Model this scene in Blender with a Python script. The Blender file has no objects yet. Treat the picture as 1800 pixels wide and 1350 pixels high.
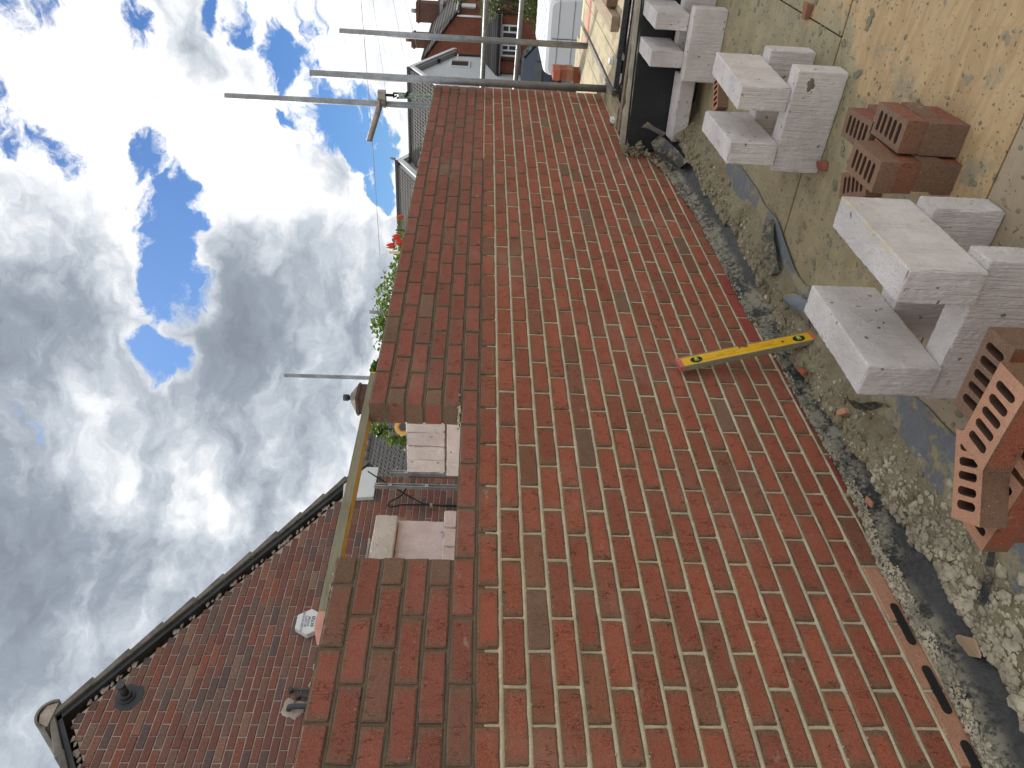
import bpy, bmesh, math, random
from mathutils import Vector, Matrix, Euler, noise as mnoise
random.seed(7)
SC = bpy.context.scene
COL = SC.collection
PI = math.pi
# ------------------------------------------------------------------ camera (phone held in portrait, picture stored on its side)
cam_d = bpy.data.cameras.new("camera")
cam_d.sensor_fit = 'HORIZONTAL'; cam_d.sensor_width = 36.0
cam_d.lens = 1329.75 / 1800 * 36
cam_d.clip_start = 0.02; cam_d.clip_end = 1500
cam = bpy.data.objects.new("camera", cam_d); COL.objects.link(cam)
cx = Vector((-0.023675, -0.057521, -0.998064)); cy = Vector((0.596377, -0.802064, 0.032078)); cz = Vector((-0.802356, -0.594462, 0.053293))
cam.matrix_world = Matrix(((cx.x, cy.x, cz.x, -1.06937), (cx.y, cy.y, cz.y, -1.91395), (cx.z, cy.z, cz.z, 0.03422), (0, 0, 0, 1)))
SC.camera = cam
CAMP = Vector((-1.06937, -1.91395, 0.03422))
def px_of(p):
    v = Vector(p) - CAMP; z = -v.dot(cz)
    if z < .05: return (-9e9, -9e9, z)
    return (900 + 1329.75 * v.dot(cx) / z, 675 - 1329.75 * v.dot(cy) / z, z)
def inframe(p, m=40):
    a = px_of(p); return -m < a[0] < 1800 + m and -m < a[1] < 1350 + m
# ------------------------------------------------------------------ light
SUN_AZ, SUN_EL = math.radians(48), math.radians(36.5)      # azimuth from +Y towards +X
SC.view_settings.view_transform = 'Standard'; SC.view_settings.look = 'None'
SC.view_settings.gamma = 1.0; SC.view_settings.use_curve_mapping = False
SC.view_settings.exposure = 1.15
sd = Vector((math.sin(SUN_AZ) * math.cos(SUN_EL), math.cos(SUN_AZ) * math.cos(SUN_EL), math.sin(SUN_EL)))
sl = bpy.data.lights.new("sun", 'SUN'); sl.energy = 2.0; sl.angle = math.radians(5); sl.color = (1.0, .94, .84)
so = bpy.data.objects.new("sun", sl); COL.objects.link(so); so.location = sd * 60
so.rotation_euler = sd.to_track_quat('Z', 'Y').to_euler()

class G:
    """small node-graph helper"""
    def __init__(s, nt): s.nt = nt
    def n(s, t, **k):
        nd = s.nt.nodes.new(t)
        for a, b in k.items(): setattr(nd, a, b)
        return nd
    def put(s, sock, v):
        if isinstance(v, bpy.types.NodeSocket): s.nt.links.new(v, sock)
        elif v is not None:
            if isinstance(v, (tuple, list)) and len(v) == 3 and sock.type == 'RGBA': v = (*v, 1)
            sock.default_value = v
    def math(s, op, a, b=0.0, c=None, clamp=False):
        nd = s.n('ShaderNodeMath', operation=op, use_clamp=clamp); s.put(nd.inputs[0], a); s.put(nd.inputs[1], b)
        if c is not None: s.put(nd.inputs[2], c)
        return nd.outputs[0]
    def vm(s, op, a, b=None, sc=None):
        nd = s.n('ShaderNodeVectorMath', operation=op); s.put(nd.inputs[0], a)
        if b is not None: s.put(nd.inputs[1], b)
        if sc is not None: s.put(nd.inputs['Scale'], sc)
        return nd.outputs['Value'] if op in ('DOT_PRODUCT', 'LENGTH') else nd.outputs[0]
    def mapr(s, v, a, b, c=0.0, d=1.0, smooth=True):
        nd = s.n('ShaderNodeMapRange', interpolation_type='SMOOTHSTEP' if smooth else 'LINEAR')
        for i, x in enumerate((v, a, b, c, d)): s.put(nd.inputs[i], x)
        return nd.outputs[0]
    def noise(s, vec, scale, detail=4, rough=.55, dist=0.0, col=False):
        nd = s.n('ShaderNodeTexNoise'); s.put(nd.inputs['Vector'], vec)
        for k, x in (('Scale', scale), ('Detail', detail), ('Roughness', rough), ('Distortion', dist)): s.put(nd.inputs[k], x)
        return nd.outputs['Color' if col else 'Fac']
    def voro(s, vec, scale, feature='F1', out='Distance', rand=1.0):
        nd = s.n('ShaderNodeTexVoronoi', feature=feature); s.put(nd.inputs['Vector'], vec); s.put(nd.inputs['Scale'], scale)
        s.put(nd.inputs['Randomness'], rand); return nd.outputs[out]
    def mix(s, f, a, b, mode='MIX'):
        nd = s.n('ShaderNodeMix', data_type='RGBA', blend_type=mode); s.put(nd.inputs[0], f); s.put(nd.inputs[6], a); s.put(nd.inputs[7], b); return nd.outputs[2]
    def ramp(s, f, stops):
        nd = s.n('ShaderNodeValToRGB'); s.put(nd.inputs[0], f); cr = nd.color_ramp
        while len(cr.elements) < len(stops): cr.elements.new(.5)
        for e, (p, c) in zip(cr.elements, stops): e.position = p; e.color = (*c, 1)
        return nd.outputs[0]
    def scale(s, v, x, y, z):
        nd = s.n('ShaderNodeMapping'); s.put(nd.inputs['Vector'], v); nd.inputs['Scale'].default_value = (x, y, z); return nd.outputs[0]
    def pos(s): return s.n('ShaderNodeNewGeometry').outputs['Position']
    def obj(s): return s.n('ShaderNodeTexCoord').outputs['Object']
    def orand(s): return s.n('ShaderNodeObjectInfo').outputs['Random']
    def attr(s, name, out='Fac'): return s.n('ShaderNodeAttribute', attribute_name=name).outputs[out]
    def sep(s, v):
        nd = s.n('ShaderNodeSeparateXYZ'); s.put(nd.inputs[0], v); return nd.outputs
    def bump(s, h, strength, dist, normal=None):
        nd = s.n('ShaderNodeBump'); s.put(nd.inputs['Height'], h); s.put(nd.inputs['Strength'], strength); s.put(nd.inputs['Distance'], dist)
        if normal is not None: s.put(nd.inputs['Normal'], normal)
        return nd.outputs[0]

# ------------------------------------------------------------------ world: blue sky behind broken cumulus
W = bpy.data.worlds.new("World"); SC.world = W; W.use_nodes = True
wt = W.node_tree; wt.nodes.clear(); g = G(wt)
sky = g.n('ShaderNodeTexSky', sky_type='NISHITA', sun_disc=False); sky.sun_elevation = SUN_EL; sky.sun_rotation = SUN_AZ
sky.air_density = 1.0; sky.dust_density = .6; sky.ozone_density = 1.6
D0 = g.n('ShaderNodeTexCoord').outputs['Generated']
BLUE = [((.851, .204, .484), .17), ((.824, .271, .498), .11), ((.843, .289, .454), .1), ((.848, .312, .429), .07), ((.854, .329, .404), .065), ((.853, .371, .368), .055), ((.84, .401, .367), .065), ((.817, .441, .371), .055), ((.8, .478, .363), .06), ((.763, .527, .373), .045), ((.952, .228, .202), .1), ((.937, .289, .195), .08), ((.948, .277, .155), .07), ((.932, .337, .136), .06), ((.916, .378, .132), .05), ((.829, .4, .39), .06), ((.939, .188, .287), .06), ((.899, .194, .392), .05), ((.944, .299, .142), .07), ((.92, .304, .247), .04)]
DARK = [((.666, .582, .466), .35, 1.), ((.728, .471, .498), .2, .7), ((.58, .693, .429), .3, .9), ((.786, .532, .315), .13, .9), ((.839, .457, .297), .09, .5), ((.825, .519, .225), .16, .5), ((.76, .565, .32), .07, .8), ((.673, .664, .326), .06, .6), ((.775, .404, .487), .15, .4), ((.742, .637, .207), .15, .5), ((.845, .409, .344), .06, .6), ((.915, .352, .197), .07, .6), ((.493, .748, .444), .25, .6), ((.899, .225, .375), .12, .3)]
BRIGHT = [((.705, .59, .394), .12, 1.), ((.674, .647, .356), .1, .8), ((.86, .278, .428), .15, .8), ((.657, .695, .293), .06, .8), ((.745, .548, .38), .1, .7), ((.855, .242, .458), .12, .9), ((.858, .339, .386), .12, .9), ((.936, .252, .244), .1, .6), ((.963, .234, .134), .15, .25), ((.893, .423, .157), .15, .2), ((.493, .78, .386), .08, .5), ((.89, .354, .287), .12, .7), ((.803, .349, .484), .15, .8), ((.799, .406, .443), .15, .6), ((.733, .58, .355), .1, .6), ((.973, .209, .1), .15, .2), ((.884, .333, .328), .12, .6)]
wv = g.noise(D0, 3.2, 5, .6, col=True); wv = g.vm('SUBTRACT', wv, (.5, .5, .5))
DW = g.vm('NORMALIZE', g.vm('ADD', D0, g.vm('SCALE', wv, sc=.17)))
wv2 = g.vm('SUBTRACT', g.noise(D0, 16, 5, .6, col=True), (.5, .5, .5))
DW = g.vm('NORMALIZE', g.vm('ADD', DW, g.vm('SCALE', wv2, sc=.05)))
def lobe(l, r, w=1.0):
    v = Vector(l).normalized(); dt = g.vm('DOT_PRODUCT', DW, tuple(v))
    return g.mapr(dt, math.cos(r * .95), math.cos(r * .2), 0, w)
def fold(lst, op):
    acc = None
    for e in lst:
        x = lobe(*e); acc = x if acc is None else g.math(op, acc, x)
    return acc
CLOUD = [((.877, .246, .414), .16, .5), ((.909, .25, .333), .16, .5), ((.896, .329, .298), .16, .5), ((.856, .301, .42), .08, .4), ((.819, .367, .441), .12, .5), ((.937, .211, .278), .12, .4), ((.76, .459, .46), .15, .5), ((.773, .494, .397), .09, .4), ((.864, .415, .283), .12, .5), ((.778, .543, .315), .15, .5), ((.893, .374, .25), .1, .4), ((.963, .245, .107), .1, .4), ((.869, .474, .142), .1, .4)]
blueF = fold(BLUE, 'MAXIMUM'); cloudF = fold(CLOUD, 'MAXIMUM'); darkF = fold(DARK, 'MAXIMUM'); brF = fold(BRIGHT, 'MAXIMUM')
DP = g.scale(DW, 1, 1, 1.9)
n_lo = g.noise(DP, 2.6, 3, .5); n_hi = g.noise(DP, 10, 11, .63); n_mid = g.noise(DP, 6.5, 10, .62); n_sm = g.noise(DP, 24, 9, .6)
cov = g.math('ADD', g.math('MULTIPLY_ADD', g.math('SUBTRACT', n_lo, .5), 1.0, .66), g.math('MULTIPLY', g.math('SUBTRACT', n_hi, .5), 1.5))
cov = g.math('ADD', g.math('SUBTRACT', cov, g.math('MULTIPLY', blueF, .58)), g.math('MULTIPLY', cloudF, .50))
mask = g.mapr(cov, .14, .33)
shade = g.math('ADD', g.math('MULTIPLY_ADD', g.math('SUBTRACT', n_mid, .5), 1.7, .76), g.math('MULTIPLY', g.math('SUBTRACT', n_hi, .5), .7))
shade = g.math('ADD', shade, g.math('MULTIPLY', brF, .40)); shade = g.math('SUBTRACT', shade, g.math('MULTIPLY', darkF, .62))
shade = g.math('ADD', shade, g.math('MULTIPLY', g.math('SUBTRACT', n_sm, .5), .42)); shade = g.math('ADD', shade, g.mapr(cov, .24, .75, .30, 0))
ccol = g.ramp(shade, [(0.0, (.155, .178, .21)), (.3, (.215, .245, .285)), (.58, (.37, .40, .44)), (.80, (.56, .575, .595)), (1.0, (.74, .735, .72))])
b1 = g.n('ShaderNodeBackground'); g.put(b1.inputs[0], g.mix(1.0, sky.outputs[0], (.27, .46, .76), 'MULTIPLY')); b1.inputs[1].default_value = .05
b2 = g.n('ShaderNodeBackground'); g.put(b2.inputs[0], ccol); b2.inputs[1].default_value = .75
ms = g.n('ShaderNodeMixShader'); g.put(ms.inputs[0], mask); wt.links.new(b1.outputs[0], ms.inputs[1]); wt.links.new(b2.outputs[0], ms.inputs[2])
wo = g.n('ShaderNodeOutputWorld'); wt.links.new(ms.outputs[0], wo.inputs[0])

# ------------------------------------------------------------------ object helpers
def setp(o, label=None, cat=None, group=None, kind=None):
    for k, v in (('label', label), ('category', cat), ('group', group), ('kind', kind)):
        if v: o[k] = v
    return o
def thing(name, label, cat, loc=(0, 0, 0), rz=0.0, group=None):
    o = bpy.data.objects.new(name, None); COL.objects.link(o); o.location = loc; o.rotation_euler = (0, 0, rz)
    o.empty_display_size = .1
    return setp(o, label, cat, group)
def wloc(o):
    v = Vector((0, 0, 0))
    while o: v += o.location; o = o.parent
    return v
class MB:
    def __init__(s): s.v = []; s.f = []; s.m = []; s.sm = []
    def add(s, vs, fs, mi=0, smooth=False):
        b = len(s.v); s.v += [Vector(p) for p in vs]; s.f += [tuple(i + b for i in f) for f in fs]; s.m += [mi] * len(fs); s.sm += [smooth] * len(fs); return s
    def box(s, a, b, mi=0, M=None):
        (x0, y0, z0), (x1, y1, z1) = a, b
        vs = [Vector(p) for p in ((x0, y0, z0), (x1, y0, z0), (x1, y1, z0), (x0, y1, z0), (x0, y0, z1), (x1, y0, z1), (x1, y1, z1), (x0, y1, z1))]
        if M: vs = [M @ p for p in vs]
        return s.add(vs, [(0, 3, 2, 1), (4, 5, 6, 7), (0, 1, 5, 4), (1, 2, 6, 5), (2, 3, 7, 6), (3, 0, 4, 7)], mi)
    def prism(s, poly, ax, a, b, mi=0):
        n = len(poly)
        def P(u, v, w): return {'x': (w, u, v), 'y': (u, w, v), 'z': (u, v, w)}[ax]
        vs = [P(u, v, a) for u, v in poly] + [P(u, v, b) for u, v in poly]
        fs = [tuple(range(n))[::-1], tuple(range(n, 2 * n))] + [(i, (i + 1) % n, n + (i + 1) % n, n + i) for i in range(n)]
        return s.add(vs, fs, mi)
    def tube(s, pts, r, n=10, mi=0, cap=True, smooth=True):
        pts = [Vector(p) for p in pts]; rs = r if isinstance(r, (list, tuple)) else [r] * len(pts)
        t0 = (pts[1] - pts[0]).normalized(); up = Vector((0, 0, 1)) if abs(t0.z) < .9 else Vector((1, 0, 0))
        a = t0.cross(up).normalized(); vs = []
        for i, p in enumerate(pts):
            t = (pts[min(i + 1, len(pts) - 1)] - pts[max(i - 1, 0)]).normalized()
            a = (a - t * a.dot(t)).normalized(); b = t.cross(a)
            vs += [p + (a * math.cos(2 * PI * k / n) + b * math.sin(2 * PI * k / n)) * rs[i] for k in range(n)]
        fs = [(i * n + k, i * n + (k + 1) % n, (i + 1) * n + (k + 1) % n, (i + 1) * n + k) for i in range(len(pts) - 1) for k in range(n)]
        s.add(vs, fs, mi, smooth)
        if cap:
            L = len(pts) - 1; b0 = len(s.v) - len(vs)
            s.f += [tuple(b0 + k for k in range(n))[::-1], tuple(b0 + L * n + k for k in range(n))]; s.m += [mi] * 2; s.sm += [False] * 2
        return s
    def blob(s, c, r, seed, sx=1, sy=1, sz=1, sub=1, mi=0, rough=.35):
        bm = bmesh.new(); bmesh.ops.create_icosphere(bm, subdivisions=sub, radius=1.0)
        rg = random.Random(seed); q = Euler((rg.random() * 6, rg.random() * 6, rg.random() * 6)).to_matrix()
        vs = [q @ (v.co * (1 + rg.uniform(-rough, rough))) for v in bm.verts]
        vs = [Vector((p.x * r * sx, p.y * r * sy, p.z * r * sz)) + Vector(c) for p in vs]
        fs = [tuple(v.index for v in f.verts) for f in bm.faces]; bm.free(); return s.add(vs, fs, mi)
    def mesh(s, name, mats, off=None):
        me = bpy.data.meshes.new(name); vs = s.v if off is None else [p - off for p in s.v]
        me.from_pydata(vs, [], s.f)
        for m in (mats if isinstance(mats, (list, tuple)) else [mats]): me.materials.append(m)
        me.polygons.foreach_set('material_index', s.m); me.polygons.foreach_set('use_smooth', s.sm); me.update(); return me
    def build(s, name, mats, parent=None, loc=None, rot=None):
        """world-coordinate builder; with a parent the mesh is stored relative to it"""
        if parent is not None:
            o = bpy.data.objects.new(name, s.mesh(name, mats, wloc(parent))); o.parent = parent
        else:
            off = Vector(loc) if loc is not None else None
            o = bpy.data.objects.new(name, s.mesh(name, mats, off))
            if off is not None: o.location = off
        COL.objects.link(o); return o
def bevel(o, w, seg=2):
    bm = bmesh.new(); bm.from_mesh(o.data); bmesh.ops.bevel(bm, geom=list(bm.edges), offset=w, segments=seg, affect='EDGES', profile=.6, clamp_overlap=True)
    bm.to_mesh(o.data); bm.free(); return o

# ------------------------------------------------------------------ materials
def newmat(name):
    m = bpy.data.materials.new(name); m.use_nodes = True; nt = m.node_tree; nt.nodes.clear()
    b = nt.nodes.new('ShaderNodeBsdfPrincipled'); o = nt.nodes.new('ShaderNodeOutputMaterial'); nt.links.new(b.outputs[0], o.inputs[0])
    return m, G(nt), b
def fin(g, b, col, rough=.8, normal=None, metal=0.0, spec=None):
    g.put(b.inputs['Base Color'], col); g.put(b.inputs['Roughness'], rough); b.inputs['Metallic'].default_value = metal
    if normal is not None: g.put(b.inputs['Normal'], normal)
    if spec is not None: b.inputs['Specular IOR Level'].default_value = spec
def mat_plain(name, c, rough=.6, metal=0.0, var=.15, sc=8.0, bump=0.0, spec=None):
    m, g, b = newmat(name); p = g.obj(); nz = g.noise(p, sc, 5, .6)
    col = g.mix(g.mapr(nz, .25, .75), tuple(x * (1 - var) for x in c), tuple(min(1, x * (1 + var)) for x in c))
    fin(g, b, col, rough, g.bump(g.noise(p, sc * 12, 4), bump, .002) if bump else None, metal, spec); return m

def mat_brick(name, core, edge, spread=.12, crease=1.0, edge_amt=1.0):
    m, g, b = newmat(name); bc = g.attr('bc', 'Vector'); rnd = g.math('FRACT', g.math('ADD', g.attr('rnd'), g.orand()))
    off = g.n('ShaderNodeCombineXYZ'); g.put(off.inputs[0], g.math('MULTIPLY', rnd, 37.0)); g.put(off.inputs[1], g.math('MULTIPLY', rnd, 91.0)); g.put(off.inputs[2], g.math('MULTIPLY', rnd, 53.0))
    v = g.vm('ADD', bc, off.outputs[0]); sp = g.sep(bc)
    ex = g.mapr(g.math('ABSOLUTE', sp[0]), .062, .112); ez = g.mapr(g.math('ABSOLUTE', sp[2]), .009, .036)
    e = g.math('MAXIMUM', ex, ez); nl = g.noise(v, 22, 4, .6)
    e = g.math('MULTIPLY', g.mapr(g.math('ADD', e, g.math('MULTIPLY', g.math('SUBTRACT', nl, .5), .9)), .20, .92), g.math('MULTIPLY', g.mapr(g.math('FRACT', g.math('MULTIPLY', rnd, 29.3)), 0, 1, .45, 1.1), edge_amt), None, True)
    r2 = g.math('FRACT', g.math('MULTIPLY', rnd, 7.13)); r3 = g.math('FRACT', g.math('MULTIPLY', rnd, 17.7))
    hi = tuple(min(1, c * (1 + spread * 1.4)) for c in core); lo = tuple(c * (1 - spread * 1.6) for c in core)
    cc = g.mix(r2, lo, hi); cc = g.mix(g.math('MULTIPLY', g.mapr(r3, .78, 1.0), .5), cc, edge)
    cc = g.mix(g.math('MULTIPLY', e, .82), cc, edge)
    gr = g.noise(v, 420, 3, .7); cc = g.mix(g.mapr(gr, .3, .72), g.mix(.42, cc, (0, 0, 0)), g.mix(.18, cc, (.72, .48, .34)))
    fine = g.noise(v, 90, 4, .65); cc = g.mix(g.mapr(fine, .4, .75, 0, .42), cc, g.mix(.45, cc, (.02, .008, .006)))
    vs = g.scale(v, 1.0, 1.0, .2); ck = g.voro(g.vm('ADD', vs, g.vm('SCALE', g.noise(v, 60, 2, col=True), sc=.012)), 75, 'DISTANCE_TO_EDGE')
    ckm = g.math('MULTIPLY', g.mapr(ck, .0, .032, 1, 0), g.mapr(g.noise(v, 26, 2), .52, .62)); ckm = g.math('MULTIPLY', ckm, crease)
    cc = g.mix(g.math('MULTIPLY', ckm, .6), cc, (.03, .012, .01))
    wsp = g.math('MULTIPLY', g.mapr(g.voro(v, 60, 'F1'), .05, .1, 1, 0), g.mapr(g.noise(v, 14, 1), .6, .66)); cc = g.mix(wsp, cc, (.6, .5, .42))
    bl = g.mapr(g.noise(g.pos(), 2.1, 6, .7), .48, .72, 0, .22); cc = g.mix(bl, cc, (.36, .27, .22)); smear = g.mapr(g.noise(g.scale(g.pos(), 1, 1, 1.6), 6.5, 7, .70), .62, .73, 0, .5); cc = g.mix(smear, cc, (.44, .38, .30))
    hgt = g.math('ADD', g.math('MULTIPLY', gr, .4), g.math('SUBTRACT', g.math('MULTIPLY', fine, .9), g.math('MULTIPLY', ckm, 1.6)))
    fin(g, b, cc, .86, g.bump(hgt, .8, .0022), spec=.25); return m
M_BR_RED = mat_brick('facing_brick_red', (.385, .090, .046), (.180, .115, .063), .13)
M_BR_KHAKI = mat_brick('facing_brick_khaki', (.225, .128, .080), (.19, .125, .085), .12, .4, .5)
M_BR_FRESH = mat_brick('facing_brick_fresh', (.345, .088, .060), (.205, .132, .088), .11)
M_BR_BRIGHT = mat_brick('brick_bright_red', (.40, .055, .045), (.33, .075, .06), .08, .3, .5)
M_BR_PINK = mat_brick('brick_cut_face', (.60, .30, .185), (.52, .29, .19), .1, .15, .3)

def mat_mortar(name, c, var=.2):
    m, g, b = newmat(name); p = g.pos(); n1 = g.noise(p, 9, 5, .6); n2 = g.noise(p, 260, 4, .7); n3 = g.noise(p, 60, 4, .6)
    col = g.mix(g.mapr(n1, .3, .7), tuple(x * (1 - var) for x in c), tuple(x * (1 + var) for x in c)); col = g.mix(g.mapr(n2, .3, .7, 0, .5), col, tuple(x * .45 for x in c))
    col = g.mix(g.mapr(n3, .62, .72, 0, .6), col, tuple(min(1, x * 1.5) for x in c))
    fin(g, b, col, .92, g.bump(g.math('ADD', n2, n3), .7, .003), spec=.2); return m
M_MORT = mat_mortar('dry_pale_mortar', (.61, .54, .375), .18); M_MORT_D = mat_mortar('fresh_dark_mortar', (.185, .155, .11), .14)
M_MORT_G = mat_mortar('grey_mortar', (.36, .33, .25))

def mat_block(name, c, ridge=1.0, stain=None):
    m, g, b = newmat(name); p = g.obj(); r = g.orand(); sc = (150, 150, 7)
    off = g.n('ShaderNodeCombineXYZ')
    for i, k in enumerate((19., 43., 71.)): g.put(off.inputs[i], g.math('MULTIPLY', r, k))
    v = g.vm('ADD', p, off.outputs[0]); w1 = g.noise(g.scale(v, 120, 120, 4), 1.0, 4, .65); w2 = g.noise(v, 60, 8, .72); w3 = g.noise(v, 7, 4, .6)
    pit = g.math('MULTIPLY', g.mapr(g.voro(g.vm('ADD', v, g.vm('SCALE', g.noise(v, 40, 2, col=True), sc=.02)), 26), .12, .2, 1, 0), g.mapr(g.noise(v, 9, 2), .53, .60))
    col = g.mix(g.mapr(w3, .3, .7), tuple(x * .84 for x in c), tuple(min(1, x * 1.06) for x in c)); col = g.mix(g.mapr(w1, .25, .5, .32, 0), col, tuple(x * .6 for x in c))
    col = g.mix(g.math('MULTIPLY', pit, .7), col, (.16, .14, .12))
    st = g.mapr(g.noise(v, 11, 3, .6), .66, .73, 0, .5); col = g.mix(st, col, (.40, .35, .22))
    if stain: q = g.sep(p); col = g.mix(g.math('MULTIPLY', g.mapr(q[1], -.052, -.02, 1, 0), g.math('MULTIPLY', g.mapr(q[2], .203, .212), g.mapr(g.noise(p, 16, 4), .44, .62, 0, .5))), col, stain)
    h = g.math('SUBTRACT', g.math('ADD', g.math('MULTIPLY', w1, 2.2 * ridge), g.math('MULTIPLY', w2, 1.5)), g.math('MULTIPLY', pit, 2.0))
    fin(g, b, col, .93, g.bump(h, .95, .0055), spec=.2); return m
M_BLOCK = mat_block('pale_concrete_block', (.78, .735, .715)); M_BLOCK_Y = mat_block('yellow_stained_block', (.78, .735, .715), 1.0, (.66, .56, .20)); M_BLOCK_P = mat_block('pinkish_concrete_block', (.80, .70, .67), .6)
M_BLOCK_T = mat_block('tan_concrete_block', (.72, .655, .58), .5)

def mat_steel(name, c=(.31, .325, .335), rough=.48):
    m, g, b = newmat(name); p = g.obj(); n1 = g.noise(p, 5, 5, .65); n2 = g.noise(p, 45, 5, .7)
    col = g.mix(g.mapr(n1, .3, .7), tuple(x * .72 for x in c), tuple(x * 1.2 for x in c)); col = g.mix(g.mapr(n2, .58, .7, 0, .6), col, (.10, .095, .085))
    st = g.mapr(g.noise(p, 14, 3), .64, .72, 0, .7); col = g.mix(st, col, (.42, .40, .34))
    fin(g, b, col, g.mapr(n2, .2, .8, rough - .1, rough + .2), g.bump(n2, .35, .002), .55); return m
M_STEEL = mat_steel('galvanised_tube'); M_STEEL_D = mat_steel('dark_weathered_tube', (.06, .06, .06), .6)

def mat_wood(name, a, bcol, grain_axis='x', sc=30, dirt=.5, dirtc=(.20, .18, .13)):
    m, g, b = newmat(name); p = g.pos(); s = {'x': (.06, 1, 1), 'y': (1, .06, 1), 'z': (1, 1, .06)}[grain_axis]
    v = g.scale(p, *s); w = g.noise(v, sc, 6, .6, .6); f = g.noise(v, sc * 7, 4, .6)
    col = g.mix(g.mapr(w, .3, .7), a, bcol); col = g.mix(g.mapr(f, .35, .75, 0, .4), col, tuple(x * .5 for x in a))
    col = g.mix(g.mapr(g.noise(p, 4, 6, .65), .46, .66, 0, dirt), col, dirtc)
    fin(g, b, col, .82, g.bump(g.math('ADD', w, f), .35, .003)); return m
M_SCAFB = mat_wood('scaffold_board_wood', (.40, .34, .22), (.56, .48, .31), 'x', 26, .75, (.19, .17, .12))
M_SCAFB_Y = mat_wood('scaffold_board_pale', (.62, .53, .30), (.74, .66, .42), 'x', 26, .3, (.34, .30, .18))
M_TIMB = mat_wood('weathered_timber', (.30, .22, .15), (.42, .32, .22), 'x', 24, .35); M_TIMB_D = mat_wood('brown_timber', (.16, .09, .055), (.24, .145, .09), 'x', 24, .2)
M_TIMB_E = mat_plain('timber_end', (.22, .17, .12), .85, 0, .3, 30)

def mat_ply():
    m, g, b = newmat('site_plywood'); p = g.pos(); sp = g.sep(p); r = g.orand()
    v = g.scale(p, 1, .12, 1); w = g.noise(g.vm('ADD', v, g.vm('SCALE', g.noise(p, 3, 2, col=True), sc=.15)), 22, 6, .6, .8)
    ply = g.mix(g.mapr(w, .3, .7), (.40, .27, .135), (.505, .365, .20)); ply = g.mix(g.mapr(g.noise(g.scale(p, 1, .2, 1), 5, 4), .5, .7, 0, .6), ply, (.46, .31, .17))
    nb = g.noise(p, 2.6, 6, .65); nm = g.noise(p, 9, 6, .65)
    # wet mortar trodden over the boards, thinning away from the wall; thicker by the far blocks
    d = g.math('ADD', sp[1], g.math('MULTIPLY', g.math('SUBTRACT', sp[0], 1.4), .30))
    f = g.math('ADD', g.mapr(d, -1.30, -.66, 0, 1, False), g.math('ADD', g.math('MULTIPLY', g.math('SUBTRACT', nb, .5), 1.5), g.math('MULTIPLY', g.math('SUBTRACT', nm, .5), 1.1)))
    slick = g.mix(g.mapr(nm, .3, .7), (.265, .225, .13), (.36, .31, .19)); slick = g.mix(g.mapr(g.noise(g.scale(p, 1, .35, 1), 6, 5, .7), .52, .68, 0, .6), slick, (.19, .165, .105))
    col = g.mix(g.mapr(f, .36, .62), ply, slick)
    gp = g.mapr(sp[0], 1.055, 1.075, 1, 0); col = g.mix(g.math('MULTIPLY', gp, .75), col, g.mix(nm, (.27, .22, .16), (.38, .32, .24)))
    # trodden splashes, boot marks and specks
    vw = g.vm('ADD', p, g.vm('SCALE', g.vm('SUBTRACT', g.noise(p, 14, 3, col=True), (.5, .5, .5)), sc=.09))
    sv = g.n('ShaderNodeTexVoronoi'); g.put(sv.inputs['Vector'], g.scale(vw, 1, 1.5, 1)); g.put(sv.inputs['Scale'], 10.0)
    cr = g.sep(sv.outputs['Color']); rad = g.mapr(cr[0], .25, 1, 0, .34, False)
    spl = g.mapr(g.math('SUBTRACT', sv.outputs['Distance'], rad), -.05, .02, 1, 0)
    col = g.mix(g.math('MULTIPLY', spl, g.mapr(cr[1], .2, .8, .3, .85)), col, g.mix(cr[2], (.24, .225, .16), (.21, .13, .10)))
    s2 = g.n('ShaderNodeTexVoronoi'); g.put(s2.inputs['Vector'], vw); g.put(s2.inputs['Scale'], 55.0); c2 = g.sep(s2.outputs['Color'])
    spk = g.math('MULTIPLY', g.mapr(s2.outputs['Distance'], .16, .30, 1, 0), g.mapr(c2[0], .56, .66)); spk = g.math('MULTIPLY', spk, g.mapr(nb, .30, .48)); gm = g.mapr(g.noise(vw, 5.5, 7, .72), .54, .66, 0, .75); col = g.mix(gm, col, g.mix(nm, (.20, .18, .125), (.32, .295, .22)))
    col = g.mix(g.math('MULTIPLY', spk, .75), col, (.10, .082, .055))
    h = g.math('ADD', g.math('ADD', g.math('MULTIPLY', g.mapr(f, .36, .62), .6), g.math('MULTIPLY', spl, .8)), g.math('ADD', g.math('MULTIPLY', spk, .6), g.math('MULTIPLY', g.noise(p, 70, 5, .7), .7)))
    fin(g, b, col, g.mapr(nm, .2, .8, .55, .85), g.bump(h, .55, .006), spec=.35); return m
M_PLY = mat_ply()

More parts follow.
